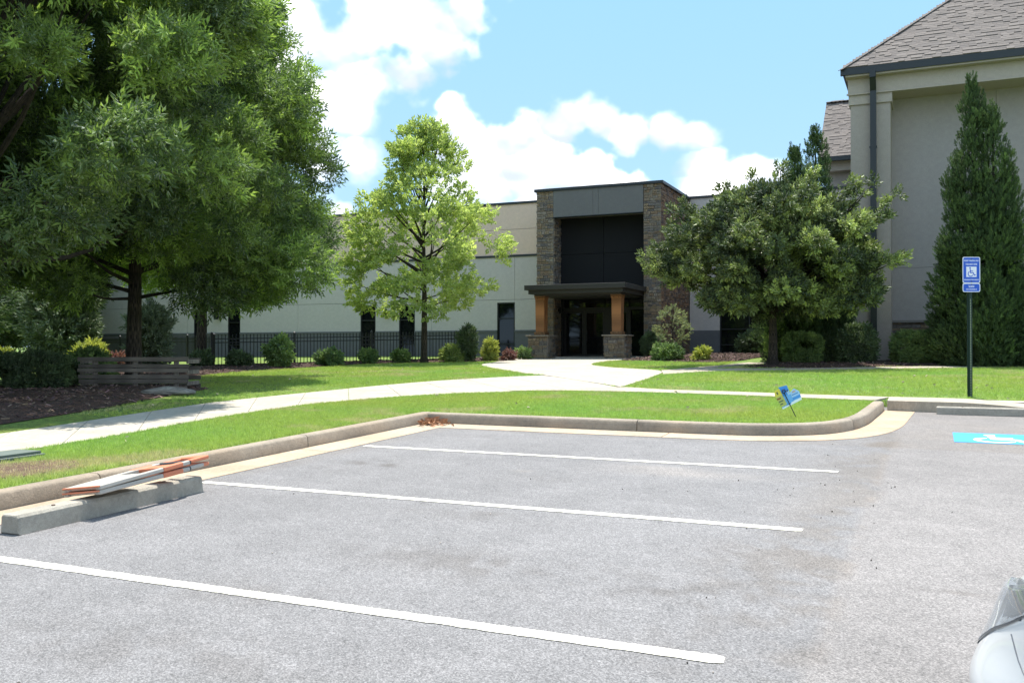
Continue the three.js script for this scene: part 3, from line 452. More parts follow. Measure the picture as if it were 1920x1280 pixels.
// entrance canopy on two timber posts over stone pedestals
{
  const g = thing('entrance_canopy', 'flat dark canopy over the entrance carried on two timber posts', 'canopy');
  span(g, 'roof_slab', M.canopy, -16.02, -11.5, 4.03, 4.24, 36.85, 40.84, 0.01); span(g, 'fascia_board', M.canopy, -15.88, -11.64, 3.86, 4.03, 36.98, 40.84);
  span(g, 'soffit', M.canopy, -15.7, -11.8, 3.8, 3.87, 37.2, 40.8);
  for (const A of [-15.58, -12.1]) {
    const post = part(g, 'post', uvMetres(new THREE.CylinderGeometry(0.30, 0.275, 1.5, 4, 1).rotateY(Math.PI / 4).toNonIndexed()), M.timber, A, 2.98, -37.76); post.geometry.computeVertexNormals();
    part(post, 'capital', box(0.5, 0.12, 0.5, 0.012), M.timberTrim, 0, 0.81, 0); part(post, 'plinth', box(0.5, 0.13, 0.5, 0.012), M.timberTrim, 0, -0.815, 0); part(post, 'collar', box(0.46, 0.07, 0.46, 0.01), M.timber, 0, 0.7, 0);
  }
}
for (const [A, label, sd] of [[-15.58, 'stone pedestal with flat cap under the canopy post nearer the hall', 120], [-12.1, 'stone pedestal with flat cap under the canopy post nearer the church', 130]]) {
  const yb = 0.98, g = thing('stone_pedestal', label, 'pedestal', 0, 0, 0, 0, 'stone pedestals of the canopy');
  span(g, 'core', M.mortar, A - 0.44, A + 0.44, 0.7, 2.04, 37.32, 38.2);
  layStones(g, 'front', A - 0.44, 37.32, 0.88, yb, 2.03, sd); layStones(g, 'right', A + 0.44, 37.32, 0.88, yb, 2.03, sd + 1); layStones(g, 'left', A - 0.44, 38.2, 0.88, yb, 2.03, sd + 2); layStones(g, 'back', A + 0.44, 38.2, 0.88, yb, 2.03, sd + 3);
  span(g, 'cap', S(lin(0.36, 0.31, 0.26), 0.9, { map: rep(concreteMap, 1 / 0.9) }), A - 0.54, A + 0.54, 2.04, 2.1, 37.22, 38.3, 0.012);
}

// ---- shingled roofs
const shingleTones = [[0.19, 0.162, 0.145], [0.175, 0.15, 0.135], [0.205, 0.176, 0.158], [0.16, 0.138, 0.126]];
M.shingles = shingleTones.map(t => S(lin(...t), 0.95, { map: rep(grainMap, 3) })); M.shingleRest = S(lin(1, 1, 1), 0.95, { map: rep(grainMap, 3), vertexColors: true });
const shingleGeo = box(1, 1, 1);
// courses of shingles on a slope that faces the car park: eave at (y0, B0), rise per metre p; left and right limits along A for each distance t into the roof
function shingleSlope(parent, y0, B0, p, tMax, leftOf, rightOf, seed, most) {
  const r = rngOf(seed), ex = 0.13, L = Math.hypot(1, p), all = [], rest = [];
  const q = new THREE.Quaternion().setFromAxisAngle(new THREE.Vector3(1, 0, 0), Math.atan(p));
  for (let k = 0, t = 0; t < tMax; k++, t += ex / L) {
    let a = leftOf(t); const end = rightOf(t); if (k % 2) a -= 0.2;
    while (a < end) { const w = 0.18 + r() * 0.22, a0 = Math.max(a, leftOf(t)), a1 = Math.min(a + w, end); if (a1 - a0 > 0.04) { const th = 0.016 + (r() < 0.45 ? 0.022 : 0); all.push([(a0 + a1) / 2, t, a1 - a0 - 0.006, th]); } a += w; }
  }
  all.forEach(([a, t, w, th], i) => {
    const m = new THREE.Matrix4().compose(new THREE.Vector3(a, y0 + p * (t + 0.12 / L) + 0.016 + th / 2, -(B0 + t + 0.12 / L)), new THREE.Quaternion().setFromAxisAngle(new THREE.Vector3(1, 0, 0), Math.atan(p) - 0.035), new THREE.Vector3(w, th, ex * 1.6));
    const tone = Math.floor(r() * 4);
    if (i < most) { const o = shade(new THREE.Mesh(shingleGeo, M.shingles[tone])); o.name = 'shingle'; o.applyMatrix4(m); parent.add(o); }
    else { const g = shingleGeo.clone().applyMatrix4(m), c = []; for (let n = 0; n < 24; n++) c.push(...shingleTones[tone]); g.setAttribute('color', new THREE.Float32BufferAttribute(c, 3)); rest.push(g); }
  });
  if (rest.length) part(parent, 'upper_shingles', mergeGeometries(rest), M.shingleRest, 0, 0, 0, 'stuff');
}
function slab(quad) { const pos = []; for (const i of [0, 1, 2, 0, 2, 3]) pos.push(quad[i][0], quad[i][1], -quad[i][2]); const g = new THREE.BufferGeometry(); g.setAttribute('position', new THREE.Float32BufferAttribute(pos, 3)); g.setAttribute('uv', new THREE.Float32BufferAttribute([0, 0, 1, 0, 1, 1, 0, 0, 1, 1, 0, 1], 2)); g.computeVertexNormals(); return g; }
M.deck = S(lin(0.20, 0.17, 0.155), 0.95);
{
  const g = thing('church_building', 'tall tan stucco church with brown hipped shingle roof and corner pilaster', 'building');
  const B = 35, ye = 11.3, y1 = 11.02, p = 0.89, Ac = -2.82, Bc = 34.55;
  span(g, 'core', M.church, -2.5, 14, 0.4, y1 - 0.02, B + 1.4, 56);
  for (const [a, b] of [[-2.6, -1.29], [5.4, 6.7]]) { span(g, 'pilaster', M.church, a, b, 0.4, 10.1, B, B + 1.42, 0.012); span(g, 'pilaster_cap', M.churchTrim, a - 0.06, b + 0.06, 10.1, 10.46, B - 0.06, B + 1.42, 0.012); }
  span(g, 'frieze', M.churchTrim, -2.68, 14, 10.46, y1, B - 0.1, B + 1.42, 0.01); span(g, 'frieze_trim', M.churchTrim, -2.72, 14, 10.44, 10.5, B - 0.13, B - 0.09);
  for (const [a, b] of [[-1.29, 2.05], [2.06, 5.4]]) { span(g, 'wall_panel', M.churchWall, a, b, 4.4, 10.46, B + 1.2, B + 1.39); span(g, 'wall_panel', M.churchWall, a, b, 2.52, 4.39, B + 1.2, B + 1.39); }
  span(g, 'stone_ledge', M.mortar, -1.29, 5.4, 2.44, 2.52, B + 1.05, B + 1.39);
  const rest = []; layStones(g, 'front', -1.29, B + 1.16, 3.4, 0.9, 2.44, 201); layStones(g, 'front', 2.1, B + 1.16, 3.3, 0.9, 2.44, 202, rest); part(g, 'base_stonework', mergeGeometries(rest), M.rockRest, 0, 0, 0, 'stuff'); span(g, 'stone_backing', M.mortar, -1.29, 5.4, 0.6, 2.44, B + 1.17, B + 1.39);
  span(g, 'eave_soffit', M.churchTrim, Ac + 0.08, 14, y1, y1 + 0.08, Bc + 0.06, B + 1.5); span(g, 'eave_soffit', M.churchTrim, Ac + 0.08, -2.2, y1 + 0.001, y1 + 0.081, B + 1.5, 56);
  // gutter along the front and the left return, downpipe with an offset at the top
  const gp = [[0, 0], [0.0, 0.24], [0.03, 0.25], [0.14, 0.25], [0.14, 0.22], [0.10, 0.0]];
  const gut = (L) => { const s = new THREE.Shape(gp.map(([a, b]) => new THREE.Vector2(-a, b))); return new THREE.ExtrudeGeometry(s, { depth: L, bevelEnabled: false }); };
  part(g, 'gutter', gut(17).rotateY(Math.PI / 2).rotateY(Math.PI).translate(14.1, 0, 0), M.gutterMetal, 0, y1 + 0.06, -(Bc));
  part(g, 'gutter', gut(20).rotateY(Math.PI).translate(0, 0, 0), M.gutterMetal, Ac, y1 + 0.06, -(Bc + 0.02));
  const pipe = part(g, 'downpipe', mergeGeometries([box(0.2, 9.2, 0.15).translate(0, -4.98, 0), box(0.2, 0.5, 0.15).rotateX(0.55).translate(0, -0.19, 0.14), box(0.2, 0.25, 0.15).translate(0, 0.09, 0.29)]), M.gutterMetal, -1.84, 10.93, -(B - 0.2));
  for (const y of [-2.4, -5, -7.6]) part(pipe, 'strap', box(0.26, 0.05, 0.17), M.gutterMetal, 0, y, 0);
  // roof: hip at the left corner
  const R = 6.5, roof = part(g, 'roof', slab([[Ac, ye, Bc], [14, ye, Bc], [14, ye + p * R, Bc + R], [Ac + R, ye + p * R, Bc + R]]), M.deck, 0, 0.0, 0);
  part(roof, 'hip_slope', slab([[Ac, ye, 56], [Ac, ye, Bc], [Ac + R, ye + p * R, Bc + R], [Ac + R, ye + p * R, 56]]), M.deck);
  part(roof, 'hip_end', slab([[Ac + R, ye + p * R, Bc + R], [14, ye + p * R, Bc + R], [14, ye + p * R, 56], [Ac + R, ye + p * R, 56]]), M.deck);
  shingleSlope(roof, ye, Bc, p, R, t => Ac + t, () => 9, 211, 300);
  const rr = rngOf(9); for (let t = 0; t < R; t += 0.17) { const o = part(roof, 'ridge_cap', box(0.24, 0.02, 0.30), M.shingles[Math.floor(rr() * 4)], Ac + t + 0.02, ye + p * t + 0.05, -(Bc + t + 0.02)); o.lookAt(o.position.x + 1, o.position.y + p, o.position.z - 1); }
}
{
  const g = thing('rear_roof', 'brown shingled gable roof seen behind the church corner, above the dark conifers', 'roof');
  const ye = 10.33, B0 = 45.3, p = 0.89, T = 3.9, A0 = -4.8;
  span(g, 'wall', M.church, A0 + 0.35, -2.3, 8.7, ye - 0.55, B0 + 0.75, B0 + 6.5); span(g, 'frieze', M.churchTrim, A0 + 0.2, -2.3, ye - 0.56, ye - 0.05, B0 + 0.3, B0 + 6.9); span(g, 'gutter', M.gutterMetal, A0, -2.3, ye - 0.16, ye + 0.05, B0 - 0.12, B0 + 0.06);
  const d = part(g, 'deck', slab([[A0, ye, B0], [-2.3, ye, B0], [-2.3, ye + p * T, B0 + T], [A0, ye + p * T, B0 + T]]), M.deck); part(d, 'back_slope', slab([[-2.3, ye, B0 + 2 * T], [A0, ye, B0 + 2 * T], [A0, ye + p * T, B0 + T], [-2.3, ye + p * T, B0 + T]]), M.deck);
  const tri = new THREE.BufferGeometry(); tri.setAttribute('position', new THREE.Float32BufferAttribute([A0 + 0.3, ye, -B0, A0 + 0.3, ye, -(B0 + 2 * T), A0 + 0.3, ye + p * T - 0.1, -(B0 + T)], 3)); tri.setAttribute('uv', new THREE.Float32BufferAttribute([0, 0, 1, 0, 0.5, 1], 2)); tri.computeVertexNormals(); part(g, 'gable', tri, M.church);
  shingleSlope(g, ye, B0, p, T, () => A0, () => -2.3, 221, 300);
  for (let t = 0; t < 2.4; t += 0.2) part(g, 'ridge_cap', box(0.3, 0.03, 0.3), M.shingles[Math.floor(t * 7) % 4], A0 + 0.15 + t, ye + p * T + 0.05, -(B0 + T));
}
// ---- black metal picket fence
{
  M.iron = S(lin(0.012, 0.012, 0.013), 0.5, { metalness: 0.2 });
  const postGeo = box(0.08, 1.36, 0.08), capGeo = new THREE.ConeGeometry(0.07, 0.06, 4).rotateY(Math.PI / 4), pick = mergeGeometries([box(0.026, 1.12, 0.026).toNonIndexed(), new THREE.ConeGeometry(0.02, 0.06, 4).translate(0, 0.59, 0).toNonIndexed()]);
  const run = (P, label, joined, gap = 0.125) => {
    const g = thing('metal_fence', label, 'fence'), rest = [];
    for (let s = 0; s < P.length - 1; s++) {
      const [a, b] = [P[s], P[s + 1]], L = Math.hypot(b[0] - a[0], b[1] - a[1]), n = Math.max(1, Math.round(L / 2.44)), t = Math.atan2(b[1] - a[1], b[0] - a[0]);
      for (let k = 0; k <= n; k++) { if (k === 0 && s) continue; const A = mixn(a[0], b[0], k / n), B = mixn(a[1], b[1], k / n), o = part(g, 'post', postGeo, M.iron, A, G(A, B) + 0.60, -B); o.rotation.y = t; part(o, 'post_cap', capGeo, M.iron, 0, 0.71, 0); }
      for (let k = 0; k < n; k++) {
        const A = mixn(a[0], b[0], (k + 0.5) / n), B = mixn(a[1], b[1], (k + 0.5) / n), y = G(A, B), w = L / n - 0.08, e0 = G(mixn(a[0], b[0], k / n), mixn(a[1], b[1], k / n)), e1 = G(mixn(a[0], b[0], (k + 1) / n), mixn(a[1], b[1], (k + 1) / n)), tilt = Math.atan2(e1 - e0, L / n);
        for (const h of [0.12, 0.94, 1.08]) { const o = part(g, 'rail', box(w, 0.035, 0.03), M.iron, A, y + h, -B); o.rotation.set(0, t, tilt); }
        const m = Math.floor(w / gap); for (let j = 0; j < m; j++) { const f = (k + (j + 0.5) / m * (w / (L / n)) + 0.04 / (L / n)) / n, pA = mixn(a[0], b[0], f), pB = mixn(a[1], b[1], f), py = G(pA, pB) + 0.64; if (joined) rest.push(pick.clone().rotateY(t).translate(pA, py, -pB)); else part(g, 'picket', pick, M.iron, pA, py, -pB).rotation.y = t; }
      }
    }
    if (rest.length) part(g, 'pickets', mergeGeometries(rest), M.iron, 0, 0, 0, 'stuff');
  };
  run([[-17.3, 34.65], [-20.3, 31.5], [-24.3, 26.9]], 'black metal picket fence in front of the hall, behind the row of small shrubs');
  run([[-24.42, 27.04], [-31, 34.5]], 'black metal fence run seen end on beside the far oak trunk', true);
  run([[-31.15, 34.6], [-50, 41]], 'black metal picket fence farther back, behind the big oak trunk and hedge');
}
// ---- low screen of grey weathered boards beside the hedge
{
  const r = rngOf(41), A0 = -16.1, B0 = 13.93, A1 = -14.03, B1 = 14.86, L = Math.hypot(A1 - A0, B1 - B0), t = Math.atan2(B1 - B0, A1 - A0), y = G(-15, 14.4) + 0.02;
  const g = thing('board_screen', 'low screen of weathered grey horizontal boards beside the clipped hedge', 'board screen', (A0 + A1) / 2, y, (B0 + B1) / 2, t);
  const bm = [0.30, 0.25, 0.36].map(v => S(lin(v, v * 0.95, v * 0.9), 0.9, { map: rep(woodMap, 0.2, 3) }));
  [[0.60, 0.085], [0.465, 0.075], [0.375, 0.075], [0.245, 0.075], [0.145, 0.085], [0.02, 0.06]].forEach(([h, w], i) => { const o = part(g, 'board', box(L + (r() - 0.5) * 0.05, w, 0.022, 0.004), bm[i % 3], (r() - 0.5) * 0.03, h + w / 2, 0.05 + (i % 2) * 0.004); o.rotation.z = (r() - 0.5) * 0.012; });
  for (const x of [-0.8, 0.03, 0.88]) for (const z of [0.0]) part(g, 'upright', box(0.09, 0.64, 0.06), bm[0], x, 0.31, z);
  for (const h of [0.58, 0.4, 0.2, 0.03]) part(g, 'rear_board', box(L, 0.08, 0.02), bm[1], 0, h + 0.04, -0.75); for (const x of [-1.1, 1.1]) for (const h of [0.55, 0.33, 0.1]) part(g, 'side_board', box(0.02, 0.08, 0.74), bm[2], x, h + 0.04, -0.36);
}
// ---- foliage: leaf sprays spread on branch tips
function sprayGeo(seed, n, len, leafL, leafW, spread, droop = 0) {              // a twig along +y with n folded leaves
  const r = rngOf(seed), pos = [], v = (x, y, z) => new THREE.Vector3(x, y, z);
  const q = new THREE.Quaternion(), e = new THREE.Euler();
  for (let i = 0; i < n; i++) {
    const t = (i + 0.6) / n, base = v((r() - 0.5) * 0.02, t * len, (r() - 0.5) * 0.02), s = 0.7 + r() * 0.5;
    e.set(0, i * 2.4 + r() * 0.9, 0); q.setFromEuler(e);
    const tilt = (spread * (1.1 - 0.55 * t)) * (0.7 + r() * 0.6), dir = v(Math.sin(tilt), Math.cos(tilt) - droop, 0).normalize().applyQuaternion(q), side = v(0, 0, 1).applyQuaternion(q), up = dir.clone().cross(side);
    side.addScaledVector(up, (r() - 0.5) * 1.2).normalize();
    const L = leafL * s, w = leafW * s * 0.5, m = base.clone().addScaledVector(dir, L * 0.45), tip = base.clone().addScaledVector(dir, L).addScaledVector(up, -L * 0.10), a = m.clone().addScaledVector(side, w).addScaledVector(up, w * 0.5), b = m.clone().addScaledVector(side, -w).addScaledVector(up, w * 0.5);
    for (const p of [base, a, tip, base, tip, b]) pos.push(p.x, p.y, p.z);
  }
  const g = new THREE.BufferGeometry(); g.setAttribute('position', new THREE.Float32BufferAttribute(pos, 3)); g.computeVertexNormals(); return g;
}
const leafMat = (tr, coat, cr = 0.35) => new THREE.MeshPhysicalMaterial({ color: lin(1, 1, 1), roughness: 1, transmission: tr, thickness: 0, side: THREE.DoubleSide, clearcoat: coat, clearcoatRoughness: cr });
const barkMap = (() => { const a = tileNoise(256, 40, 71), b = tileNoise(256, 12, 72); return dataTex(256, 256, (i, j) => { const v = 0.6 + (a(i, (j * 0.25) | 0) - 0.5) * 0.6 + (b(i, j) - 0.5) * 0.3; return [v, v * 0.95, v * 0.9]; }, true); })();
M.bark = S(lin(0.16, 0.135, 0.115), 0.95, { map: rep(barkMap, 3, 8), bumpMap: rep(barkMap, 3, 8), bumpScale: 0.03 });
const V3 = (x, y, z) => new THREE.Vector3(x, y, z);
const _o = new THREE.Object3D(), _q = new THREE.Quaternion(), _q2 = new THREE.Quaternion(), _Y = V3(0, 1, 0);
// fill: clusters = [{p, r, flat}], each gets leaf sprays that point outwards and up
function foliage(parent, name, geo, mat, clusters, total, r, tint, centre, opt = {}) {
  const im = new THREE.InstancedMesh(geo, mat, total), w = clusters.map(c => c.r ** 2.2), sum = w.reduce((a, b) => a + b, 0), c = new THREE.Color(); let acc = 0, k = 0, ci = -1;
  const d = V3(), p = V3();
  for (let i = 0; i < total; i++) {
    while (ci < clusters.length - 1 && i >= acc) { ci++; acc += w[ci] / sum * total; }
    const cl = clusters[ci];
    do { d.set(r() * 2 - 1, r() * 2 - 1, r() * 2 - 1); } while (d.lengthSq() > 1 || d.lengthSq() < 0.02);
    const l = d.length(); d.multiplyScalar(Math.pow(l, opt.shell ?? 0.6) / l);
    p.set(cl.p.x + d.x * cl.r, cl.p.y + d.y * cl.r * (cl.flat ?? 0.7), cl.p.z + d.z * cl.r);
    const out = p.clone().sub(centre); out.y *= 0.4; out.normalize().multiplyScalar(opt.out ?? 0.7).addScaledVector(d, 0.6); out.y += opt.up ?? 0.35; out.x += (r() - 0.5) * (opt.wild ?? 0.9); out.y += (r() - 0.5) * (opt.wild ?? 0.9); out.z += (r() - 0.5) * (opt.wild ?? 0.9); out.normalize();
    _q.setFromUnitVectors(_Y, out); _q2.setFromAxisAngle(_Y, r() * 6.283); _o.quaternion.copy(_q).multiply(_q2); _o.position.copy(p); _o.scale.setScalar((opt.s0 ?? 0.75) + r() * (opt.s1 ?? 0.55)); _o.updateMatrix(); im.setMatrixAt(i, _o.matrix);
    tint(c, r, cl.tone ?? 0.5, d.y); im.setColorAt(i, c);
  }
  im.name = name; shade(im); parent.add(im); return im;
}
// a tree: trunk, limbs that reach towards the clusters, crown
function tree({ name, label, A, B, seed, h, trunkR, fork, env, n, cr, geo, mat, count, tint, limbs = 26, flat, group, opt, lean = 0, rise = 0.4, leader = 0.9, extra = [] }) {
  const r = rngOf(seed), t = thing(name, label, 'tree', A, G(A, B) - 0.05, B, 0, group), cl = [];
  let guard = 0; while (cl.length < n && guard++ < n * 60) { const f = Math.pow(r(), 0.85), R = env(f) * (0.86 + 0.28 * noise3(f * 5 + seed, Math.floor(r() * 7), 1)), a = r() * 6.283, q = Math.pow(r(), 0.42) * R; if (R <= 0.05) continue; const lobes = 0.82 + 0.30 * noise3(Math.cos(a) * 1.8 + seed, f * 6, Math.sin(a) * 1.8); cl.push({ p: V3(Math.cos(a) * q * lobes + lean * f, fork + f * (h - fork) + (r() - 0.5) * 0.3, Math.sin(a) * q * lobes), r: cr * (0.65 + r() * 0.7) * mixn(1, 0.72, f), flat, tone: r() }); }
  for (const e of extra) for (const f of [0.78, 0.9, 1]) cl.push({ p: V3(e[0] * f, mixn(fork + 1, e[1], f), e[2] * f), r: cr * (e[3] ?? 0.8) * mixn(1.2, 1, (f - 0.78) / 0.22), flat, tone: r(), tip: f === 1 });
  const top = V3(lean * leader, fork + (h - fork) * leader, 0), tp = [V3(0, 0, 0), V3(0.02, fork * 0.5, 0.02), V3(lean * 0.2, fork * 1.15, -0.03), V3(lean * 0.6, mixn(fork, h, 0.5), 0.05), top];
  part(t, 'trunk', taper(tp, trunkR, trunkR * 0.10, 10, 22), M.bark); part(t, 'root_flare', new THREE.CylinderGeometry(trunkR * 0.98, trunkR * 1.55, 0.35, 10), M.bark, 0, 0.14, 0);
  const byDist = [...cl].sort((a, b) => b.p.length() - a.p.length()), step = Math.max(1, Math.floor(cl.length / limbs));
  for (let i = 0; i < cl.length; i++) { if (i % step && !byDist[i].tip) continue; const e = byDist[i].p, y0 = clamp(fork + (e.y - fork) * rise - Math.hypot(e.x, e.z) * 0.12, fork * 0.92, h * 0.86), s = V3(lean * (y0 / h) * 0.8, y0, 0), len = s.distanceTo(e), m = s.clone().lerp(e, 0.45).add(V3((r() - 0.5) * len * 0.12, -len * 0.04 + (r() - 0.5) * len * 0.1, (r() - 0.5) * len * 0.12)); part(t, 'limb', taper([s, m, e], Math.min(trunkR * 0.45, 0.018 + len * 0.014), 0.008, 5, 7), M.bark); }
  const im = foliage(t, 'crown', geo, mat, cl, count, r, tint, V3(0, mixn(fork, h, 0.4), 0), opt); im.userData.kind = 'stuff';
  return t;
}
const tintOf = (a, b, v = 0.25, pw = 1.5) => (c, r, tone) => { const k = Math.pow(clamp(tone * 0.5 + r() * 0.6 - 0.04, 0, 1), pw), s = 1 - v / 2 + r() * v; c.setRGB(mixn(a[0], b[0], k) * s, mixn(a[1], b[1], k) * s, mixn(a[2], b[2], k) * s); };
const willow = sprayGeo(1, 13, 0.27, 0.12, 0.036, 1.4), willowFar = sprayGeo(2, 12, 0.30, 0.14, 0.046, 1.4), broad = sprayGeo(3, 8, 0.24, 0.135, 0.075, 1.15), holly = sprayGeo(4, 9, 0.22, 0.125, 0.066, 1.1), small = sprayGeo(5, 12, 0.13, 0.05, 0.030, 1.0), needle = sprayGeo(6, 15, 0.17, 0.075, 0.028, 0.75), bigLeaf = sprayGeo(7, 8, 0.24, 0.16, 0.06, 1.0);
M.leafOak = leafMat(0.5, 0); M.leafYoung = leafMat(0.58, 0); M.leafGloss = leafMat(0.25, 0.5, 0.42); M.leafCon = leafMat(0.15, 0); M.leafSoft = leafMat(0.4, 0);
const oakTint = tintOf([0.034, 0.078, 0.017], [0.46, 0.66, 0.10], 0.25, 1.75);

// the big oaks on the left
tree({ name: 'oak_tree', label: 'big willow oak with dense dark crown and thick trunk behind the board screen', A: -17.9, B: 17.1, seed: 301, h: 12.6, trunkR: 0.21, fork: 2.3, env: f => f < 0.12 ? 3.6 + f * 12 : 4.75 * Math.pow(Math.max(0, 1 - Math.pow((f - 0.12) / 0.9, 2.0)), 0.62), n: 215, cr: 0.72, geo: willow, mat: M.leafOak, count: 40000, tint: oakTint, limbs: 46, opt: { up: 0.2, wild: 2.0 } });
tree({ name: 'oak_tree', label: 'oak whose leafy boughs hang in from the left edge of the view', A: -15.7, B: 11.2, seed: 302, h: 12.5, trunkR: 0.2, fork: 2.5, env: f => f < 0.1 ? 3.4 + f * 16 : 5.3 * Math.pow(Math.max(0, 1 - Math.pow((f - 0.1) / 0.92, 2.2)), 0.6), n: 215, cr: 0.72, geo: willow, mat: M.leafOak, count: 37000, tint: oakTint, limbs: 44, opt: { up: 0.2, wild: 2.0 } });
tree({ name: 'oak_tree', label: 'oak with slimmer trunk near the fence, to the right of the big oak trunk', A: -24.7, B: 26.8, seed: 303, h: 13.2, trunkR: 0.2, fork: 2.9, env: f => f < 0.1 ? 3.0 + f * 6 : 3.6 * Math.pow(Math.max(0, 1 - Math.pow((f - 0.1) / 0.92, 2.2)), 0.6), n: 140, cr: 0.78, geo: willowFar, mat: M.leafOak, count: 24000, tint: tintOf([0.036, 0.082, 0.018], [0.48, 0.68, 0.10], 0.25, 1.65), limbs: 36, opt: { up: 0.2, wild: 2.0 } });
tree({ name: 'oak_tree', label: 'oak beyond the hedge whose dark crown fills the far left corner', A: -24.6, B: 13.4, seed: 304, h: 12, trunkR: 0.2, fork: 2.2, env: f => 5.2 * Math.pow(Math.max(0, 1 - Math.pow(Math.abs(f - 0.15) / 0.87, 2.2)), 0.6), n: 150, cr: 0.85, geo: willowFar, mat: M.leafOak, count: 17000, tint: oakTint, limbs: 30, opt: { up: 0.2, wild: 2.0 } });
// the airy young oak in front of the hall
tree({ name: 'young_oak_tree', label: 'airy light green young oak standing alone before the hall fence', A: -18.2, B: 32.0, seed: 311, h: 9.3, trunkR: 0.145, fork: 2.1, env: f => (f < 0.3 ? 2.6 + f * 2.0 : 3.2 * Math.pow(Math.max(0, 1 - Math.pow((f - 0.3) / 0.76, 1.45)), 0.8)), n: 230, cr: 0.36, geo: broad, mat: M.leafYoung, count: 4100, tint: tintOf([0.26, 0.36, 0.06], [0.62, 0.72, 0.18]), limbs: 44, flat: 0.7, rise: 0.66, opt: { up: 0.3, wild: 1.6 } });
// the wide glossy tree in front of the link wing
tree({ name: 'spreading_tree', label: 'wide spreading glossy dark green tree beside the church corner', A: -4.6, B: 30.3, seed: 321, h: 5.45, trunkR: 0.17, fork: 2.0, env: f => f < 0.25 ? 1.9 + f * 5 : 3.15 * Math.pow(Math.max(0, 1 - Math.pow((f - 0.2) / 0.86, 2.3)), 0.6), n: 240, cr: 0.36, geo: holly, mat: M.leafGloss, count: 13500, tint: tintOf([0.026, 0.052, 0.013], [0.44, 0.53, 0.13], 0.3, 2.2), limbs: 46, flat: 0.75, rise: 0.3, opt: { up: 0.3, wild: 1.5 }, extra: [[-3.0, 2.9, 1.0, 0.8], [-3.4, 3.2, 1.1, 0.7], [-3.75, 3.5, 1.2, 0.5], [-3.0, 4.4, 0.9, 0.6], [3.2, 4.5, 0.8, 0.6], [3.6, 5.1, 0.6, 0.4], [3.7, 3.2, 0.9, 0.6], [2.4, 5.7, 0, 0.5], [-1.5, 5.7, 0, 0.5], [2.4, 2.0, 0.8, 0.9], [1.6, 1.9, 1.0, 0.9], [2.9, 2.4, 0.5, 0.9], [2.9, 2.2, 0.9, 0.8], [0.9, 1.9, 0.2, 1], [-1.6, 2.2, 1.2, 0.9], [-3.7, 4.0, 0.3, 0.4], [-2.9, 5.0, 1.2, 0.4], [3.0, 5.6, 0.1, 0.35], [0.4, 6.2, 0.9, 0.35], [-0.5, 6.0, 0.3, 0.4], [1.2, 6.1, 0.2, 0.4], [-2.6, 5.2, 0.8, 0.5]] });
// small tree by the tower
tree({ name: 'small_tree', label: 'thin-stemmed sapling with pale leaves at the foot of the stone tower', A: -9.1, B: 35.2, seed: 331, h: 2.1, trunkR: 0.028, fork: 0.85, env: f => 0.68 * Math.sin(Math.PI * clamp(0.25 + f * 0.7, 0, 1)), n: 40, cr: 0.15, geo: small, mat: M.leafYoung, count: 330, tint: tintOf([0.15, 0.2, 0.07], [0.30, 0.32, 0.12]), limbs: 18, flat: 0.7 });
// woods at the end of the hall
[[-44.5, 33.5, 10, 4.2, 'dark broadleaf tree behind the fence, next to the end of the hall'], [-50.5, 38.5, 13, 5, 'tall dark tree beyond the end wall of the hall'], [-39, 24.5, 9.5, 4, 'dark leafy tree behind the hedge at the far left']].forEach(([A, B, h, R, label], i) => tree({ name: 'background_tree', label, A, B, seed: 341 + i, h, trunkR: 0.2, fork: 1.4, env: f => R * Math.pow(Math.max(0, 1 - Math.pow(Math.abs(f - 0.3) / 0.72, 2)), 0.6), n: 130, cr: 0.95, geo: bigLeaf, mat: M.leafSoft, count: 9000, tint: tintOf([0.05, 0.09, 0.03], [0.14, 0.2, 0.06]), limbs: 14, group: 'trees behind the far fence', opt: { s0: 1.3, s1: 0.8 } }));

// trees across the car park, behind the viewer, that the entrance glass mirrors
[[-34, -26, 8, 4.5], [-22, -30, 9, 4.5], [-10, -28, 7.5, 4.2], [2, -31, 9, 4.6], [14, -27, 8, 4.2], [26, -24, 8, 4.4]].forEach(([A, B, h, R], i) => tree({ name: 'parkside_tree', label: ['tree across the car park behind the viewer, far left of the row', 'tall tree across the car park behind the viewer, second from the left', 'lower tree across the car park behind the viewer, third from the left', 'tall tree across the car park behind the viewer, third from the right', 'tree across the car park behind the viewer, second from the right', 'tree across the car park behind the viewer, far right of the row'][i], A, B, seed: 361 + i, h, trunkR: 0.25, fork: 1.2, env: f => R * Math.pow(Math.max(0, 1 - Math.pow(Math.abs(f - 0.3) / 0.72, 2)), 0.6), n: 110, cr: 1.3, geo: bigLeaf, mat: M.leafSoft, count: 3600, tint: tintOf([0.05, 0.09, 0.03], [0.16, 0.22, 0.06]), limbs: 10, group: 'trees across the car park', opt: { s0: 2.4, s1: 1.2 } }));

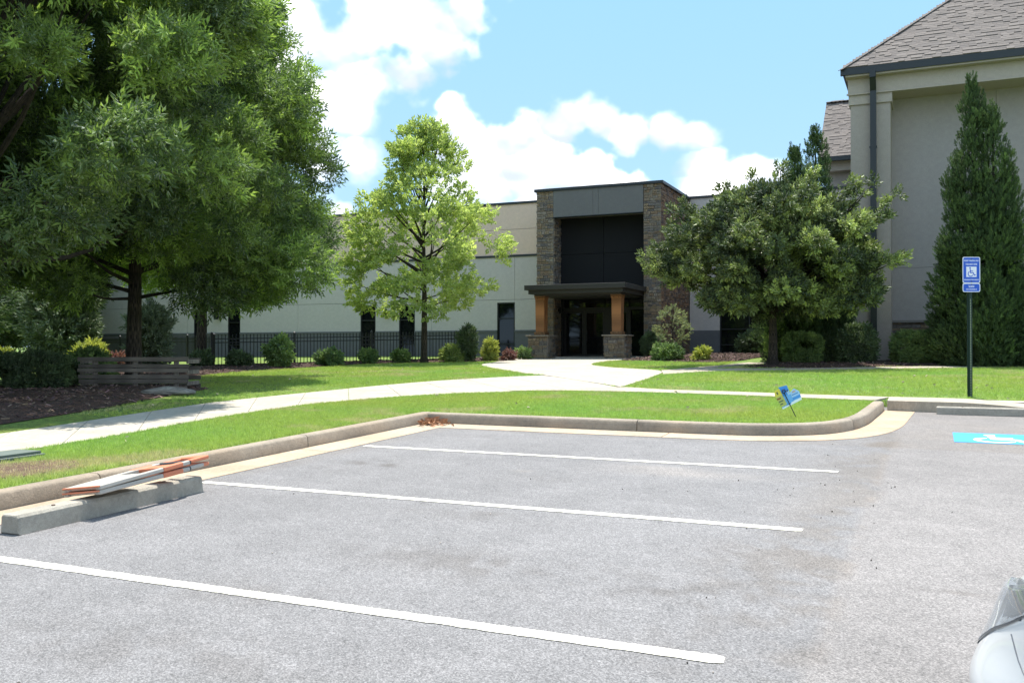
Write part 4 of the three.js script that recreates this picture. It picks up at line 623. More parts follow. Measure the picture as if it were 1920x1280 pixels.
// ---- conifers: upright columns of flat sprays
function conifer(label, A, B, h, R, seed, count) {
  const r = rngOf(seed), t = thing('conifer_tree', label, 'tree', A, G(A, B) - 0.03, B), cl = [];
  for (let i = 0; i < 260; i++) { const f = Math.pow(r(), 1.25), prof = Math.pow(1 - f, 0.62) * (0.72 + 0.28 * sstep(0, 0.12, f)), a = r() * 6.283, R1 = R * prof * (0.78 + 0.4 * noise3(Math.cos(a) * 2 + seed, f * 9, Math.sin(a) * 2)), q = R1 * (0.72 + 0.28 * r()); cl.push({ p: V3(Math.cos(a) * q, 0.1 + f * (h - 0.35), Math.sin(a) * q), r: mixn(0.36, 0.15, f) * (0.7 + r() * 0.6), flat: 1.5, tone: r() }); }
  for (let i = 0; i < 8; i++) cl.push({ p: V3((r() - 0.5) * 0.1, h - 0.5 + i * 0.06, (r() - 0.5) * 0.1), r: 0.13, flat: 1.6, tone: r() });
  part(t, 'trunk', taper([V3(0, 0, 0), V3(0.02, h * 0.5, 0), V3(0, h * 0.93, 0)], 0.14, 0.02, 8, 10), M.bark);
  foliage(t, 'crown', needle, M.leafCon, cl, count, r, tintOf([0.04, 0.075, 0.024], [0.17, 0.26, 0.065], 0.3, 1.8), V3(0, h * 0.3, 0), { up: 1.0, out: 0.5, wild: 0.6, s0: 0.6, s1: 0.5 }).userData.kind = 'stuff';
}
conifer('tallest pointed conifer against the church wall, behind the blue parking sign', 1.2, 32.9, 9.15, 1.22, 401, 17000);
conifer('shorter conifer merging with the tallest one, on its right', 1.75, 32.5, 8.1, 1.2, 402, 12000);
conifer('dark pointed conifer behind the spreading tree, right one of the pair', -3.72, 34.3, 8.3, 1.25, 403, 11000);
conifer('dark pointed conifer behind the spreading tree, left one of the pair', -4.45, 34.4, 7.7, 1.1, 404, 9500);

// ---- shrubs
function shrub(label, A, B, w, h, d, seed, count, geo, mat, tint, boxy, opt = {}, group, name = 'shrub') {
  const r = rngOf(seed), t = thing(name, label, 'shrub', A, G(A, B) - 0.02 + (onBed(A, B) ? 0.05 : 0), B, opt.turn ?? 0, group), cl = [], k = Math.max(10, Math.round(count / (boxy ? 45 : 24)));
  for (let i = 0; i < k; i++) {
    let x, y, z; do { x = r() * 2 - 1; y = r() * 2 - 1; z = r() * 2 - 1; } while (boxy ? (Math.abs(x) ** 5 + Math.abs(y) ** 5 + Math.abs(z) ** 5 > 1 || Math.max(Math.abs(x), Math.abs(y), Math.abs(z)) < 0.72) : (x * x + y * y + z * z > 1 || x * x + y * y + z * z < 0.15));
    if (!boxy) { const k2 = 0.62 + 0.62 * noise3(x * 1.7 + seed, y * 1.7, z * 1.7); x *= k2; y = y > 0 ? y * k2 : y; z *= k2; } const cr = Math.min(w, h, d) * (boxy ? 0.11 : 0.17) * (0.7 + r() * 0.6); cl.push({ p: V3(x * (w / 2 - cr * 0.7), h / 2 + y * (h / 2 - cr * 0.6), z * (d / 2 - cr * 0.7)), r: cr, flat: 1, tone: r() });
  }
  for (let i = 0; i < 5; i++) part(t, 'stem', taper([V3((r() - 0.5) * w * 0.1, 0, (r() - 0.5) * d * 0.1), V3((r() - 0.5) * w * 0.3, h * 0.4, (r() - 0.5) * d * 0.3), V3((r() - 0.5) * w * 0.6, h * 0.8, (r() - 0.5) * d * 0.6)], 0.012 + h * 0.006, 0.004, 5, 5), M.bark);
  foliage(t, 'leaves', geo, mat, cl, count, r, tint, V3(0, h * 0.35, 0), { up: 0.35, s0: 0.7, s1: 0.5, wild: boxy ? 0.9 : 1.6, ...opt }).userData.kind = 'stuff';
  return t;
}
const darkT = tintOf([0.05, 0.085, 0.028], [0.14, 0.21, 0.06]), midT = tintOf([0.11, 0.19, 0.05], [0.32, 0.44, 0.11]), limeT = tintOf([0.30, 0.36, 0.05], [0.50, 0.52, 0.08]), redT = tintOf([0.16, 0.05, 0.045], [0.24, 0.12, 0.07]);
shrub('long dark clipped hedge at the left edge, next to the board screen', -17.9, 13.25, 3.4, 0.72, 1.1, 501, 9000, small, M.leafGloss, darkT, true, { turn: Math.atan2(0.93, 2.07) }, null, 'hedge');
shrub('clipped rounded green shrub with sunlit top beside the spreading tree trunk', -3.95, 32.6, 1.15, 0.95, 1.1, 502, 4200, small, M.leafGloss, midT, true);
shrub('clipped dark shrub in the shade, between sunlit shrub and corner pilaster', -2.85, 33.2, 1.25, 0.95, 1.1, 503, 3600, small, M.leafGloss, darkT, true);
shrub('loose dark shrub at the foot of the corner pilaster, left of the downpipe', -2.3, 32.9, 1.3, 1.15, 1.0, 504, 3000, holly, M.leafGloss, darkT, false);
shrub('clipped shrub right of the downpipe, in front of the stone base', -0.55, 33.6, 1.3, 1.0, 1.15, 505, 4200, small, M.leafGloss, midT, true);
shrub('narrow light green upright shrub just left of the spreading tree trunk', -5.0, 33.4, 0.6, 2.1, 0.6, 506, 1500, needle, M.leafCon, midT, false, { up: 1 });
shrub('low bright leafy bush under the thin-stemmed sapling', -9.15, 34.6, 0.95, 0.5, 0.8, 507, 900, holly, M.leafGloss, midT, false);
shrub('small yellow-green plant right of the sapling, by the link wing', -7.75, 34.4, 0.38, 0.42, 0.38, 508, 200, holly, M.leafSoft, limeT, false);
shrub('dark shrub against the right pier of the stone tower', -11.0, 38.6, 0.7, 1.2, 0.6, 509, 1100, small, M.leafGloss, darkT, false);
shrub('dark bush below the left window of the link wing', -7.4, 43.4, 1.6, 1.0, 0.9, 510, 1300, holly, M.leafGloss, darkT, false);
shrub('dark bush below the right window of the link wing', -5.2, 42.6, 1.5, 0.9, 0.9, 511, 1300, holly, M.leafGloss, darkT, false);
// along the hall fence
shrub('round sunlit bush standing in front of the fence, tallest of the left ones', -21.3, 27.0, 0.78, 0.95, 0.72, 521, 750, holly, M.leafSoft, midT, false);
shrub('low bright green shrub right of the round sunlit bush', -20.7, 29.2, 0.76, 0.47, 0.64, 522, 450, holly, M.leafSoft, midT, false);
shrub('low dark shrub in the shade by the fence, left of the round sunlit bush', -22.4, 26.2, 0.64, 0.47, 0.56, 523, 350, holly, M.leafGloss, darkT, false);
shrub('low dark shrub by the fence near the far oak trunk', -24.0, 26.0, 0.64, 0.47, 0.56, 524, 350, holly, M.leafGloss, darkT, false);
shrub('low shrub below the hall window, left of the young oak', -20.1, 31.0, 0.64, 0.42, 0.56, 525, 350, holly, M.leafGloss, midT, false);
shrub('low shrub under the young oak, just left of its trunk', -19.3, 32.1, 0.60, 0.41, 0.56, 526, 300, holly, M.leafGloss, midT, false);
shrub('tall glossy dark shrub right of the young oak', -17.0, 33.4, 0.80, 1.38, 0.72, 527, 750, bigLeaf, M.leafGloss, darkT, false, { s0: 0.6, s1: 0.4 });
shrub('low lime green shrub in front of the tall glossy shrub', -17.4, 32.9, 0.64, 0.51, 0.56, 528, 400, holly, M.leafSoft, tintOf([0.2, 0.28, 0.05], [0.36, 0.42, 0.09]), false);
shrub('yellow-green upright bush left of the entrance window', -16.4, 34.2, 0.60, 0.81, 0.56, 529, 310, bigLeaf, M.leafSoft, limeT, false, { s0: 0.6, s1: 0.4 });
shrub('small reddish plant in front of the entrance window', -15.95, 35.1, 0.36, 0.51, 0.36, 530, 85, holly, M.leafSoft, redT, false);
shrub('small green plant beside the left stone pedestal', -15.95, 36.6, 0.40, 0.47, 0.40, 531, 115, holly, M.leafSoft, midT, false);
// behind the hedge
shrub('yellow-green shrub glowing above the hedge, farther from the trunk', -24.6, 18.5, 0.75, 0.95, 0.7, 541, 500, bigLeaf, M.leafSoft, limeT, false, { s0: 0.6, s1: 0.4 });
shrub('yellow-green shrub glowing above the hedge, nearer the trunk', -23.1, 20.3, 1.1, 0.95, 0.8, 542, 700, bigLeaf, M.leafSoft, limeT, false, { s0: 0.6, s1: 0.4 });
shrub('red-leaved plant above the hedge at the left edge', -25.3, 17.9, 1.0, 0.8, 0.7, 543, 400, holly, M.leafSoft, redT, false);
shrub('red-leaved plant above the hedge between the yellow shrub and the pale bush', -22.9, 21.1, 0.8, 0.6, 0.6, 544, 260, holly, M.leafSoft, redT, false);
shrub('tall pale grey-green bush behind the hedge, left of the oak trunk', -23.6, 23.2, 1.6, 2.4, 1.3, 545, 1800, bigLeaf, M.leafGloss, tintOf([0.12, 0.16, 0.09], [0.22, 0.27, 0.15]), false, { s0: 0.7, s1: 0.5 });
shrub('low leafy plants at the foot of the big oak trunk', -18.7, 16.4, 1.5, 0.72, 0.8, 546, 900, holly, M.leafSoft, midT, false);
shrub('big pale bush against the dark trees, left of the hall end', -30.5, 25.5, 3.2, 3.4, 2.2, 547, 3200, bigLeaf, M.leafGloss, tintOf([0.09, 0.13, 0.06], [0.2, 0.25, 0.12]), false, { s0: 0.9, s1: 0.6 });

// ---- mown grass: small tufts over the turf
{
  const tuft = (() => { const r = rngOf(81), pos = []; for (let i = 0; i < 7; i++) { const a = r() * 6.28, x = (r() - 0.5) * 0.05, z = (r() - 0.5) * 0.05, h = 0.022 + r() * 0.026, l = (r() - 0.3) * 0.04, w = 0.0035; const dx = Math.cos(a), dz = Math.sin(a); pos.push(x - dz * w, 0, z + dx * w, x + dz * w, 0, z - dx * w, x + dx * l, h, z + dz * l); } const g = new THREE.BufferGeometry(); g.setAttribute('position', new THREE.Float32BufferAttribute(pos, 3)); g.computeVertexNormals(); return g; })();
  const N = 160000, im = new THREE.InstancedMesh(tuft, leafMat(0.35, 0.0), N), r = rngOf(82), c = new THREE.Color(); let k = 0, tries = 0;
  const zones = [[-9.6, -6.9, 2, 16, 0.30], [-9.6, -0.7, 12.1, 18, 0.25], [-20, -9.2, 10, 34, 0.27], [-6.6, 3.2, 17, 32.2, 0.15], [-11.4, -6.5, 27, 34.5, 0.03]];
  while (k < N && tries++ < N * 6) {
    let q = r(), z; for (z of zones) { q -= z[4]; if (q < 0) break; }
    const A = mixn(z[0], z[1], r()), B = mixn(z[2], z[3], r());
    if (lotSd(A, B) < 0.19 || onPaving(A, B) || onBed(A, B)) continue;
    const straw = sstep(0.62, 0.8, fbm(A * 1.1, B * 1.1, 9, 3)) * 0.6 + Math.exp(-(((A + 7.75) / 0.5) ** 2 + ((B - 6.0) / 0.45) ** 2)) * 1.6;
    const bare = Math.exp(-(((A + 7.75) / 0.42) ** 2 + ((B - 6.0) / 0.4) ** 2)); if (r() < bare * 0.9) continue;
    const far = B > 18 ? 1.35 : 1; _o.position.set(A, G(A, B) - 0.012, -B); _o.rotation.set((r() - 0.5) * 0.4, r() * 6.28, (r() - 0.5) * 0.4); _o.scale.setScalar((0.75 + r() * 0.7) * far); _o.updateMatrix(); im.setMatrixAt(k, _o.matrix);
    const s = 0.8 + r() * 0.4, st = clamp(straw * (0.5 + r()), 0, 1), y = fbm(A * 0.45, B * 0.45, 2, 2); c.setRGB(mixn(0.28 + y * 0.16, 0.6, st) * s, mixn(0.50, 0.50, st) * s, mixn(0.085, 0.26, st) * s); im.setColorAt(k, c); k++;
  }
  im.count = k; im.name = 'grass_blades'; shade(im); tag(im, 'short mown green grass of the lawns round the paths', 'grass', null, 'stuff'); scene.add(im);
}
// ---- accessible parking sign on a perforated green post
{
  const A = 0.62, B = 18.1, y = G(A, B), g = thing('parking_sign', 'blue accessible parking sign on a tall dark green post in the right lawn', 'sign', A, y, B, 0.42);
  const green = S(lin(0.012, 0.035, 0.028), 0.5, { metalness: 0.3 }), H = 2.42;
  const prof = new THREE.Shape([[-0.045, 0.02], [-0.045, 0.028], [-0.028, 0.028], [-0.016, -0.005], [0.016, -0.005], [0.028, 0.028], [0.045, 0.028], [0.045, 0.02], [0.034, 0.02], [0.021, -0.014], [-0.021, -0.014], [-0.034, 0.02]].map(p => new THREE.Vector2(...p)));
  const post = part(g, 'post', new THREE.ExtrudeGeometry(prof, { depth: H, bevelEnabled: false }).rotateX(-Math.PI / 2), green, 0, -0.1, -0.02);
  const hole = new THREE.CylinderGeometry(0.0065, 0.0065, 0.003, 6).rotateX(Math.PI / 2), hm = S(lin(0.55, 0.6, 0.4), 0.9); for (let i = 0; i < 62; i++) part(post, 'bolt_hole', hole, hm, 0, 0.1 + i * 0.028, 0.0155);
  const plate = (w, h, rr) => { const s = new THREE.Shape(), x = -w / 2, yy = -h / 2; s.moveTo(x + rr, yy); s.lineTo(x + w - rr, yy); s.quadraticCurveTo(x + w, yy, x + w, yy + rr); s.lineTo(x + w, yy + h - rr); s.quadraticCurveTo(x + w, yy + h, x + w - rr, yy + h); s.lineTo(x + rr, yy + h); s.quadraticCurveTo(x, yy + h, x, yy + h - rr); s.lineTo(x, yy + rr); s.quadraticCurveTo(x, yy, x + rr, yy); return s; };
  const face = (w, h, rr, tex) => { const ge = new THREE.ShapeGeometry(plate(w, h, rr), 6), p = ge.attributes.position, uv = ge.attributes.uv; for (let i = 0; i < p.count; i++) uv.setXY(i, p.getX(i) / w + 0.5, p.getY(i) / h + 0.5); return [ge, S(0xffffff, 0.45, { map: tex })]; };
  const round = (x, a, b, w, h, r) => { x.beginPath(); x.moveTo(a + r, b); x.arcTo(a + w, b, a + w, b + h, r); x.arcTo(a + w, b + h, a, b + h, r); x.arcTo(a, b + h, a, b, r); x.arcTo(a, b, a + w, b, r); x.closePath(); };
  const blue = '#1a56c4', white = '#e4e9f2';
  const t1 = canvasTex(512, 768, (x, w, h) => { x.fillStyle = white; x.fillRect(0, 0, w, h); x.fillStyle = blue; round(x, 20, 20, w - 40, h - 40, 44); x.fill(); x.fillStyle = white; x.textAlign = 'center'; x.font = 'bold 58px sans-serif'; const fit = (s, yy, m) => { x.save(); const k = Math.min(1, m / x.measureText(s).width); x.translate(w / 2, yy); x.scale(k, 1.25); x.fillText(s, 0, 0); x.restore(); }; fit('PERMIT PARKING ONLY', 135, 440); fit('TOW-AWAY ZONE', 240, 340); x.fillRect(106, 285, 300, 305); wheelchair(x, 285, 252, 440, blue); x.font = 'bold 44px sans-serif'; fit('MAXIMUM FINE $500.00', 690, 430); });
  const t2 = canvasTex(512, 256, (x, w, h) => { x.fillStyle = white; x.fillRect(0, 0, w, h); x.fillStyle = blue; round(x, 20, 20, w - 40, h - 40, 44); x.fill(); x.fillStyle = white; x.textAlign = 'center'; x.font = 'bold 84px sans-serif'; x.fillText('VAN', w / 2, 122); x.font = 'bold 56px sans-serif'; x.fillText('ACCESSIBLE', w / 2, 195, 350); });
  for (const [nm, w, h, yy, tx] of [['permit_plate', 0.305, 0.455, 2.22, t1], ['van_plate', 0.305, 0.152, 1.913, t2]]) { const pl = part(g, nm, new THREE.ExtrudeGeometry(plate(w, h, 0.035), { depth: 0.004, bevelEnabled: false }), S(lin(0.6, 0.6, 0.6), 0.5, { metalness: 0.6 }), 0, yy, 0.022); const [ge, m] = face(w, h, 0.035, tx); part(pl, 'printed_face', ge, m, 0, 0, 0.0062); for (const by of nm === 'permit_plate' ? [0.19, -0.2] : [0.055]) part(pl, 'bolt', new THREE.CylinderGeometry(0.009, 0.009, 0.006, 8).rotateX(Math.PI / 2), M.gutterMetal, 0, by, 0.009); }
}

// ---- small tilted lawn notice on a wire stake
{
  const A = -1.68, B = 13.15, g = thing('lawn_notice', 'small tilted blue and yellow lawn notice on a wire stake near the kerb', 'yard sign', A, G(A, B), B, 0.45);
  const lean = new THREE.Group(); lean.name = 'stake'; lean.rotation.set(-0.12, 0, 0.42); g.add(lean);
  const wire = S(lin(0.02, 0.03, 0.035), 0.5, { metalness: 0.4 });
  part(lean, 'wire', new THREE.CylinderGeometry(0.006, 0.006, 0.42, 6), wire, 0, 0.17, 0); part(lean, 'ring', new THREE.TorusGeometry(0.022, 0.006, 6, 16), wire, 0, 0.40, 0.006); part(lean, 'hook', taper([V3(0.02, 0.4, 0.006), V3(0.045, 0.385, 0.008), V3(0.06, 0.40, 0.01)], 0.006, 0.006, 5, 5), wire);
  const tex = (c, marks) => canvasTex(128, 128, (x, w, h) => { x.fillStyle = c; x.fillRect(0, 0, w, h); marks(x, w, h); });
  const sheet = (pts, t, z) => { const s = new THREE.Shape(pts.map(p => new THREE.Vector2(...p))), ge = new THREE.ExtrudeGeometry(s, { depth: 0.003, bevelEnabled: false }), p = ge.attributes.position, uv = ge.attributes.uv, xs = pts.map(q => q[0]), ys = pts.map(q => q[1]), x0 = Math.min(...xs), x1 = Math.max(...xs), y0 = Math.min(...ys), y1 = Math.max(...ys); for (let i = 0; i < p.count; i++) uv.setXY(i, (p.getX(i) - x0) / (x1 - x0), (p.getY(i) - y0) / (y1 - y0)); return [ge, S(0xffffff, 0.55, { map: t }), z]; };
  const add = (nm, pts, t, z) => { const [ge, m, zz] = sheet(pts, t, z); part(lean, nm, ge, m, 0, 0.22, zz); };
  add('yellow_panel', [[-0.115, 0.0], [-0.03, 0.01], [-0.035, 0.24], [-0.11, 0.235], [-0.135, 0.16]], tex('#b9bf62', (x, w, h) => { x.fillStyle = '#e0d24a'; x.fillRect(0, 0, w, 50); x.fillStyle = '#4f5b33'; x.fillRect(46, 16, 24, 20); x.fillStyle = '#8c5a2c'; x.fillRect(0, 60, 80, 12); x.fillStyle = '#5b6b4a'; x.fillRect(20, 84, 80, 9); x.fillRect(14, 104, 60, 9); }), -0.012);
  add('blue_panel', [[-0.03, 0.0], [0.075, 0.0], [0.08, 0.24], [-0.04, 0.26]], tex('#3f93dc', (x, w, h) => { x.fillStyle = '#6fb6ea'; x.fillRect(0, 70, w, 58); x.fillStyle = '#2b74c0'; x.fillRect(26, 22, 60, 16); x.fillStyle = '#a9d4f2'; x.fillRect(84, 48, 40, 26); }), -0.015);
  add('pale_panel', [[0.075, 0.0], [0.19, 0.015], [0.20, 0.10], [0.15, 0.16], [0.077, 0.13]], tex('#a4cfec', (x, w, h) => { x.fillStyle = '#2d6fb8'; x.fillRect(10, 54, 96, 8); x.fillStyle = '#b9a9a0'; x.fillRect(30, 20, 50, 20); x.fillStyle = '#4c9be0'; x.fillRect(0, 84, w, 30); }), -0.012);
  add('lower_strip', [[-0.115, -0.035], [0.185, -0.02], [0.19, 0.012], [-0.115, -0.003]], tex('#e8f6f2', (x, w, h) => { x.fillStyle = '#3f8fd6'; x.fillRect(0, 0, 60, 60); }), -0.010);
}

// ---- wheel stops
function wheelStop(label, A, B, L, turn, w = 0.17, h = 0.13) {
  const s = new THREE.Shape([[-w / 2, 0], [w / 2, 0], [w / 2 - 0.012, h * 0.86], [w / 2 - 0.03, h], [-w / 2 + 0.03, h], [-w / 2 + 0.012, h * 0.86]].map(p => new THREE.Vector2(...p)));
  const ge = new THREE.ExtrudeGeometry(s, { depth: L - 0.04, bevelEnabled: true, bevelThickness: 0.02, bevelSize: 0.012, bevelSegments: 2, bevelOffset: -0.012 }).translate(0, 0, -L / 2 + 0.02), p = ge.attributes.position, col = [], r = rngOf(A * 100 + 900);
  for (let i = 0; i < p.count; i++) col.push(1, 1, 1); ge.setAttribute('color', new THREE.Float32BufferAttribute(col, 3)); uvMetres(ge);
  const g = thing('wheel_stop', label, 'wheel stop', A, lotY(A, B) + 0.001, B, turn); g.rotation.x = 0; const slope = Math.atan(0.03) * Math.cos(turn);
  const m = part(g, 'block', ge, S(lin(0.54, 0.51, 0.455), 0.92, { map: rep(concreteMap, 1 / 0.9), bumpMap: rep(grainBump, 1 / 0.3), bumpScale: 0.005 })); m.rotation.x = slope;
  for (const z of [-L * 0.3, L * 0.3]) part(m, 'anchor_pin', new THREE.CylinderGeometry(0.014, 0.014, 0.012, 8), S(lin(0.16, 0.1, 0.07), 0.8), 0, h + 0.002, z);
  return g;
}
wheelStop('concrete wheel stop at the left edge with the folded barricade lying on it', -6.0, 5.52, 1.84, 0, 0.2, 0.14);
wheelStop('concrete wheel stop in front of the kerb ramp at the right edge', 0.98, 15.95, 1.84, Math.PI / 2, 0.17, 0.12);

// ---- folded plastic barricade lying over kerb and wheel stop
{
  const A = -6.02, B = 5.85, g = thing('folded_barricade', 'folded white and orange plastic barricade lying on the wheel stop', 'barricade', A, lotY(A, B) + 0.235, B, Math.PI / 2 + 0.05);
  const white = S(lin(0.60, 0.57, 0.53), 0.55, { map: rep(concreteMap, 1.5) }), orange = S(lin(0.75, 0.24, 0.12), 0.55, { map: rep(grainMap, 2) }), dark = S(lin(0.05, 0.05, 0.05), 0.7);
  for (const [s, dy, tilt] of [[0, -0.012, 0.06], [1, 0.036, 0.078]]) {
    const p = new THREE.Group(); p.name = 'panel'; p.rotation.set(-0.12, 0, tilt); p.position.set(-0.04, dy - 0.02, 0); g.add(p);
    for (const z of [-0.16, 0.16]) part(p, 'side_rail', box(1.02, 0.036, 0.05, 0.01), white, -0.10, 0, z);
    part(p, 'board', box(0.5, 0.026, 0.28, 0.006), white, -0.34, 0, 0); part(p, 'board', box(0.16, 0.026, 0.28, 0.006), orange, 0.22, 0, 0);
    part(p, 'end_strip', box(0.02, 0.012, 0.37, 0.004), orange, -0.615, 0.012, 0); for (const z of [-0.165, 0.165]) part(p, 'orange_sleeve', box(0.24, 0.042, 0.056, 0.012), orange, 0.2, 0.001, z);
    for (const z of [-0.12, 0.12]) part(p, 'handle_arm', box(0.24, 0.034, 0.06, 0.012), s ? orange : white, 0.52, 0, z); part(p, 'handle', box(0.09, 0.036, 0.3, 0.014), orange, 0.66, 0, 0);
    part(p, 'hinge', new THREE.CylinderGeometry(0.02, 0.02, 0.36, 8).rotateX(Math.PI / 2), dark, 0.41, 0, 0);
  }
}
// ---- drifted leaves in the kerb corner
{
  const r = rngOf(91), g = sprayGeo(92, 1, 0.001, 0.085, 0.035, 1.2), N = 90, im = new THREE.InstancedMesh(g, S(lin(1, 1, 1), 0.9, { side: THREE.DoubleSide }), N), c = new THREE.Color();
  for (let i = 0; i < N; i++) { const q = r() * r(), A = -6.74 + q * 0.42 + r() * 0.06, B = 11.99 - r() * r() * 0.42; _o.position.set(A, lotY(A, B) + 0.02 + r() * 0.05 * (1 - q), -B); _o.rotation.set(Math.PI / 2 + (r() - 0.5) * 0.9, (r() - 0.5) * 0.6, r() * 6.28); _o.scale.setScalar(0.8 + r() * 0.7); _o.updateMatrix(); im.setMatrixAt(i, _o.matrix); const v = 0.7 + r() * 0.5; c.setRGB(0.42 * v, 0.22 * v, 0.12 * v); im.setColorAt(i, c); }
  shade(im); im.name = 'dry_leaves'; tag(im, 'small drift of dry brown leaves in the kerb corner', 'leaves', null, 'stuff'); scene.add(im);
}
// ---- grit on the asphalt and a few pale fallen leaves on the lawns
{
  const r = rngOf(97), N = 70, im = new THREE.InstancedMesh(new THREE.IcosahedronGeometry(0.005, 0), S(lin(1, 1, 1), 0.9), N), c = new THREE.Color();
  for (let i = 0; i < N; i++) { const near = r() < 0.45, A = near ? -0.75 + (r() - 0.5) * 0.9 : mixn(-6.2, 2.2, r()), B = mixn(1.5, 12, r()); _o.position.set(A, lotY(A, B) + 0.004, -B); _o.rotation.set(r() * 6, r() * 6, r() * 6); _o.scale.set(0.6 + r() * 1.6, 0.5 + r() * 0.5, 0.6 + r()); _o.updateMatrix(); im.setMatrixAt(i, _o.matrix); const v = r() < 0.6 ? 0.04 + r() * 0.1 : 0.3 + r() * 0.3; c.setRGB(v, v * 0.85, v * 0.7); im.setColorAt(i, c); }
  shade(im); im.name = 'loose_grit'; tag(im, 'loose grit and small stones scattered over the asphalt', 'grit', null, 'stuff'); scene.add(im);
  const M2 = 80, lf = new THREE.InstancedMesh(sprayGeo(98, 1, 0.001, 0.075, 0.04, 1.2), S(lin(1, 1, 1), 0.9, { side: THREE.DoubleSide }), M2); let k = 0;
  while (k < M2) { const A = mixn(-19, 3, r()), B = mixn(7, 32, r()); if (lotSd(A, B) < 0.2 || onBed(A, B) || onPaving(A, B)) continue; _o.position.set(A, G(A, B) + 0.035, -B); _o.rotation.set(Math.PI / 2 + (r() - 0.5) * 0.6, (r() - 0.5) * 0.5, r() * 6.28); _o.scale.setScalar(0.7 + r() * 0.8); _o.updateMatrix(); lf.setMatrixAt(k, _o.matrix); const v = 0.35 + r() * 0.4; c.setRGB(v, v * 0.86, v * 0.55); lf.setColorAt(k, c); k++; }
  shade(lf); lf.name = 'fallen_leaves'; tag(lf, 'pale fallen leaves dotted over the lawns', 'leaves', null, 'stuff'); scene.add(lf);
}
// ---- lid of a buried utility box in the verge
{
  const A = -8.5, B = 6.5, g = thing('utility_box_lid', 'flat grey-green utility box lid set in the grass at the left edge', 'utility lid', A, G(A, B) + 0.03, B, 0.1), m = S(lin(0.11, 0.135, 0.115), 0.8);
  part(g, 'lid', box(0.34, 0.03, 0.5, 0.008), m, 0, 0.02, 0); part(g, 'rim', box(0.4, 0.05, 0.56, 0.01), S(lin(0.1, 0.12, 0.11), 0.8), 0, -0.02, 0); part(g, 'finger_hole', new THREE.CylinderGeometry(0.014, 0.014, 0.004, 8), M.iron, 0, 0.036, 0.18);
}
{
  const A = -13.35, B = 13.6, r = rngOf(95), ge = new THREE.IcosahedronGeometry(0.3, 3), p = ge.attributes.position; for (let i = 0; i < p.count; i++) { const x = p.getX(i), y = p.getY(i), z = p.getZ(i), k = 0.75 + 0.5 * fbm(x * 5 + 3, y * 5, z * 5, 3); p.setXYZ(i, x * k * 1.7, Math.max(-0.05, y * k * 0.35), z * k); } ge.computeVertexNormals();
  const g = thing('flat_rock', 'flat pale rock lying in the mulch in front of the board screen', 'rock', A, G(A, B) + 0.06, B, 0.5); part(g, 'stone', ge, S(lin(0.5, 0.48, 0.45), 0.9, { map: rockMap }));
}

